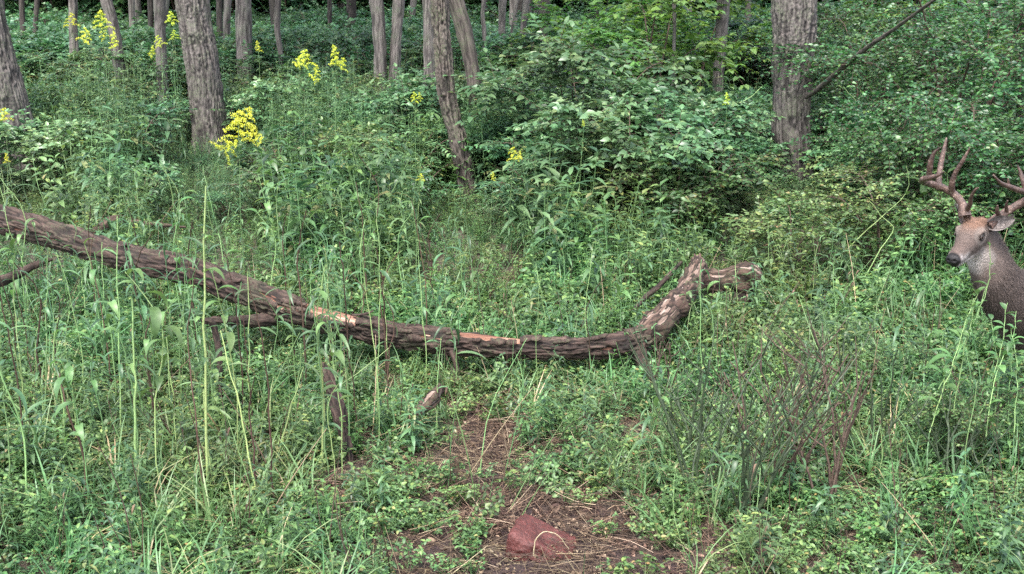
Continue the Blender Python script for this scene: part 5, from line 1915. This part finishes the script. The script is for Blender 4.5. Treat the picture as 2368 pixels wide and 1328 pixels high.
# whips on the right
WH = [
    ([(1890, 640), (1950, 585), (1990, 545), (2040, 500), (2078, 468), (2102, 430), (2096, 385)], 8.4, 8.2, 'long pale green whip arching right behind the deer muzzle side', 3),
    ([(2000, 640), (2040, 570), (2066, 530), (2040, 502), (2010, 465)], 8.3, 8.3, 'shorter pale whip crossing the long arching whip', 2),
    ([(1660, 300), (1692, 250), (1740, 222), (1762, 200)], 12.0, 12.0, 'pale bare stem arching left of the broad trunk', 0),
    ([(2250, 760), (2284, 660), (2290, 620), (2288, 560)], 5.25, 5.2, 'thin pale vine stem hanging before the deer neck', 5),
    ([(2170, 900), (2210, 830), (2255, 740), (2283, 660)], 5.2, 5.2, 'thin stem slanting up to the deer throat', 5),
    ([(1860, 220), (1950, 200), (1990, 250), (1998, 300)][1:], 12.3, 12.1, 'thin green whip hanging under the leaning branch', 2),
    ([(2250, 1000), (2290, 900), (2318, 790), (2330, 700)], 5.0, 5.1, 'leafy stem in front of the deer chest', 12),
    ([(2330, 980), (2336, 900), (2342, 800), (2350, 720)], 5.1, 5.15, 'leafy stem crossing the deer shoulder near the edge', 12),
    ([(2300, 960), (2310, 880), (2300, 800), (2292, 735)], 5.15, 5.2, 'leafy stem crossing the lower neck of the deer', 12),
    ([(2345, 1000), (2352, 900), (2349, 820), (2338, 760)], 4.95, 5.05, 'leafy stem nearest the right edge before the deer body', 16),
    ([(2280, 1010), (2296, 900), (2322, 820), (2345, 790)], 4.95, 5.1, 'leafy stem bending right across the deer brisket', 16),
    ([(2205, 960), (2222, 850), (2246, 740), (2262, 668)], 5.0, 5.05, 'leafy stem ending just below the deer jaw', 14),
    ([(2150, 1000), (2190, 880), (2230, 760), (2252, 690)], 5.0, 5.05, 'leafy stem in front of the deer neck', 12),
]
SMALL = [leaf_mesh(.05 + .01 * k, .03 + .003 * k, .8, mat='herb', tint=.5 + .1 * k) for k in range(3)]
for rows, d0, d1, lab, nl_ in WH:
    n = len(rows)
    pts = [P(a, b_, d0 + (d1 - d0) * i / (n - 1)) for i, (a, b_) in enumerate(rows)]
    stalk(pts, .004 if d0 > 7 else .0028, lab, nl_, leaves=SMALL, tint=.95, group='whips and vines on the right', name='whip', cat='vine stem', tmin=.1)

# the many alike ones
SHARED = []
for k in range(10):
    r = random.Random(500 + k)
    hh = 1.0
    SHARED.append([np.array([0, 0, 0]), np.array([r.uniform(-.03, .03), r.uniform(-.03, .03), .4]), np.array([r.uniform(-.07, .07), r.uniform(-.05, .05), .75]), np.array([r.uniform(-.12, .12), r.uniform(-.08, .08), 1.0])])
cnt = 0
while cnt < 190:
    y_ = rnd.uniform(4.5, 8.8)
    x_ = rnd.uniform(-.5 * y_, -.02 * y_) if rnd.random() < .8 else rnd.uniform(-.0, .48) * y_
    if float(mud(x_, y_)) > .05 or (abs(x_) < .6 and y_ < 6.3):
        continue
    right = x_ > 0
    h_ = rnd.uniform(.35, .75) if right else rnd.uniform(.55, 1.15)
    g = float(gz(x_, y_))
    sh = SHARED[rnd.randrange(10)]
    pts = [np.array([x_, y_, g - .01]) + q * np.array([h_, h_, h_]) for q in sh]
    kind = rnd.random()
    if kind < .68:
        stalk(pts, rnd.uniform(.0028, .0052), 'slender leafy green stalk, one of many alike' + (' in the right foreground' if right else ' in the left thicket'), rnd.randint(6, 11),
              tint=rnd.random(), group='slender leafy stalks, ' + ('right' if right else 'left') + ' side', ls=rnd.uniform(.8, 1.15), leaves=LEAVES if rnd.random() < .8 else BROAD)
    else:
        stalk(pts, rnd.uniform(.003, .0065), 'thin dark withered stalk, one of many alike' + (' in the right foreground' if right else ' in the left thicket'), rnd.randint(0, 2),
              tint=rnd.random() * .3, mat='dead', group='withered stalks, ' + ('right' if right else 'left') + ' side', ls=.5, name='withered_stalk', cat='withered stalk')
    cnt += 1


# ------------------------------------------------------------------ twiggy brush at the lower right
def brush_obj(px, py, d, h, spreadx, n, label, seed, mat='gtwig'):
    r = random.Random(seed)
    base = P(px, py, d)
    base[2] = float(gz(base[0], base[1]))
    root = empty('twiggy_weed', base, label, 'twiggy weed', 'bare twiggy weeds in the right foreground')
    for k in range(n):
        b = MB()
        a = r.uniform(-1, 1)
        hh = h * r.uniform(.6, 1.1)
        top = np.array([a * spreadx, r.uniform(-.25, .25), hh])
        o = np.array([r.uniform(-.05, .05), r.uniform(-.05, .05), -.01])
        q = spline([o, o + top * np.array([.4, .4, .5]), top + np.array([0, 0, 0])], 10)
        q[1:-1] += R.normal(size=(8, 3)) * .004
        b.tube(q, np.linspace(.0078, .0030, 10), 5, 0, r.random())
        for t in range(r.randint(2, 4)):
            i = r.randint(4, 8)
            dv = unit(np.array([r.uniform(-1, 1), r.uniform(-.6, .6), r.uniform(.5, 1.3)]))
            L = hh * r.uniform(.22, .42)
            w = spline([q[i], q[i] + dv * L * .5 + np.array([0, 0, -.01]), q[i] + dv * L + np.array([0, 0, .02])], 6)
            b.tube(w, np.linspace(.0042, .0016, 6), 4, 0, r.random())
            for s in range(2):
                dv2 = unit(dv + np.array([r.uniform(-.8, .8), r.uniform(-.5, .5), .2]))
                b.tube(np.array([w[3], w[3] + dv2 * L * .4]), [.0011, .0004], 3, 0, r.random())
            if r.random() < .45:
                m = 5
                b.leaves(w[2:5].repeat(2, 0)[:m], R.normal(size=(m, 3)) + np.array([0, 0, .2]), UP, .022, .011, 1, R.rand(m), .2, .2)
        link('stem', b.mesh('stem'), root, [M[mat], M['herb']])


for i, (px, py, d, h, sx, n, lab, mt) in enumerate([
    (1705, 1258, 4.62, .80, .52, 9, 'dark green bare twiggy weed fanning out at the bottom right of the block', 'gtwig'),
    (1620, 1215, 4.85, .62, .36, 6, 'bare twiggy weed just left of the largest twiggy fan', 'gtwig'),
    (1770, 1200, 4.9, .70, .42, 6, 'bare twiggy weed behind the largest twiggy fan', 'twig'),
    (1900, 1230, 4.75, .72, .20, 5, 'upright brown clump of dead stems right of the twiggy fan', 'twig'),
    (1850, 1150, 5.05, .55, .35, 6, 'brown twiggy weed spreading right before the deer', 'twig'),
    (2010, 1100, 5.2, .62, .25, 5, 'dark twiggy weed below the deer chest', 'gtwig'),
    (1580, 1100, 5.3, .5, .18, 5, 'small twiggy weed at the right edge of the bare soil', 'gtwig'),
    (2180, 1180, 4.9, .45, .25, 5, 'small twiggy weed near the lower right corner', 'gtwig'),
    (1520, 930, 6.2, .35, .2, 5, 'small twiggy weed in front of the log end', 'twig'),
]):
    brush_obj(px, py, d, h * 1.08, sx, int(n * 1.2), lab, 700 + i, mt)

# a few small things on the soil
b = MB()
u, v = np.meshgrid(np.linspace(0, 2 * math.pi, 15), np.linspace(0, math.pi, 9))
p = np.stack([np.cos(u) * np.sin(v) * .016, np.sin(u) * np.sin(v) * .016, np.cos(v) * .013], -1).reshape(-1, 3)
k = np.arange(8)[:, None] * 15 + np.arange(14)[None]
b.add(p + (noise(p * 150, 3)[:, None] - .5) * .004, np.stack([k, k + 15, k + 16, k + 1], -1).reshape(-1, 4))
o = link('crab_apple', b.mesh('crab_apple'), None, [plain_mat('pale_fruit', C(.45, .4, .15), C(.7, .66, .4), 40, .5)])
g = G(1050, 993)
o.location = (float(g[0]), float(g[1]), float(g[2]) + .014)
tag(o, 'small pale yellow fruit lying on the back edge of the bare soil', 'fruit')
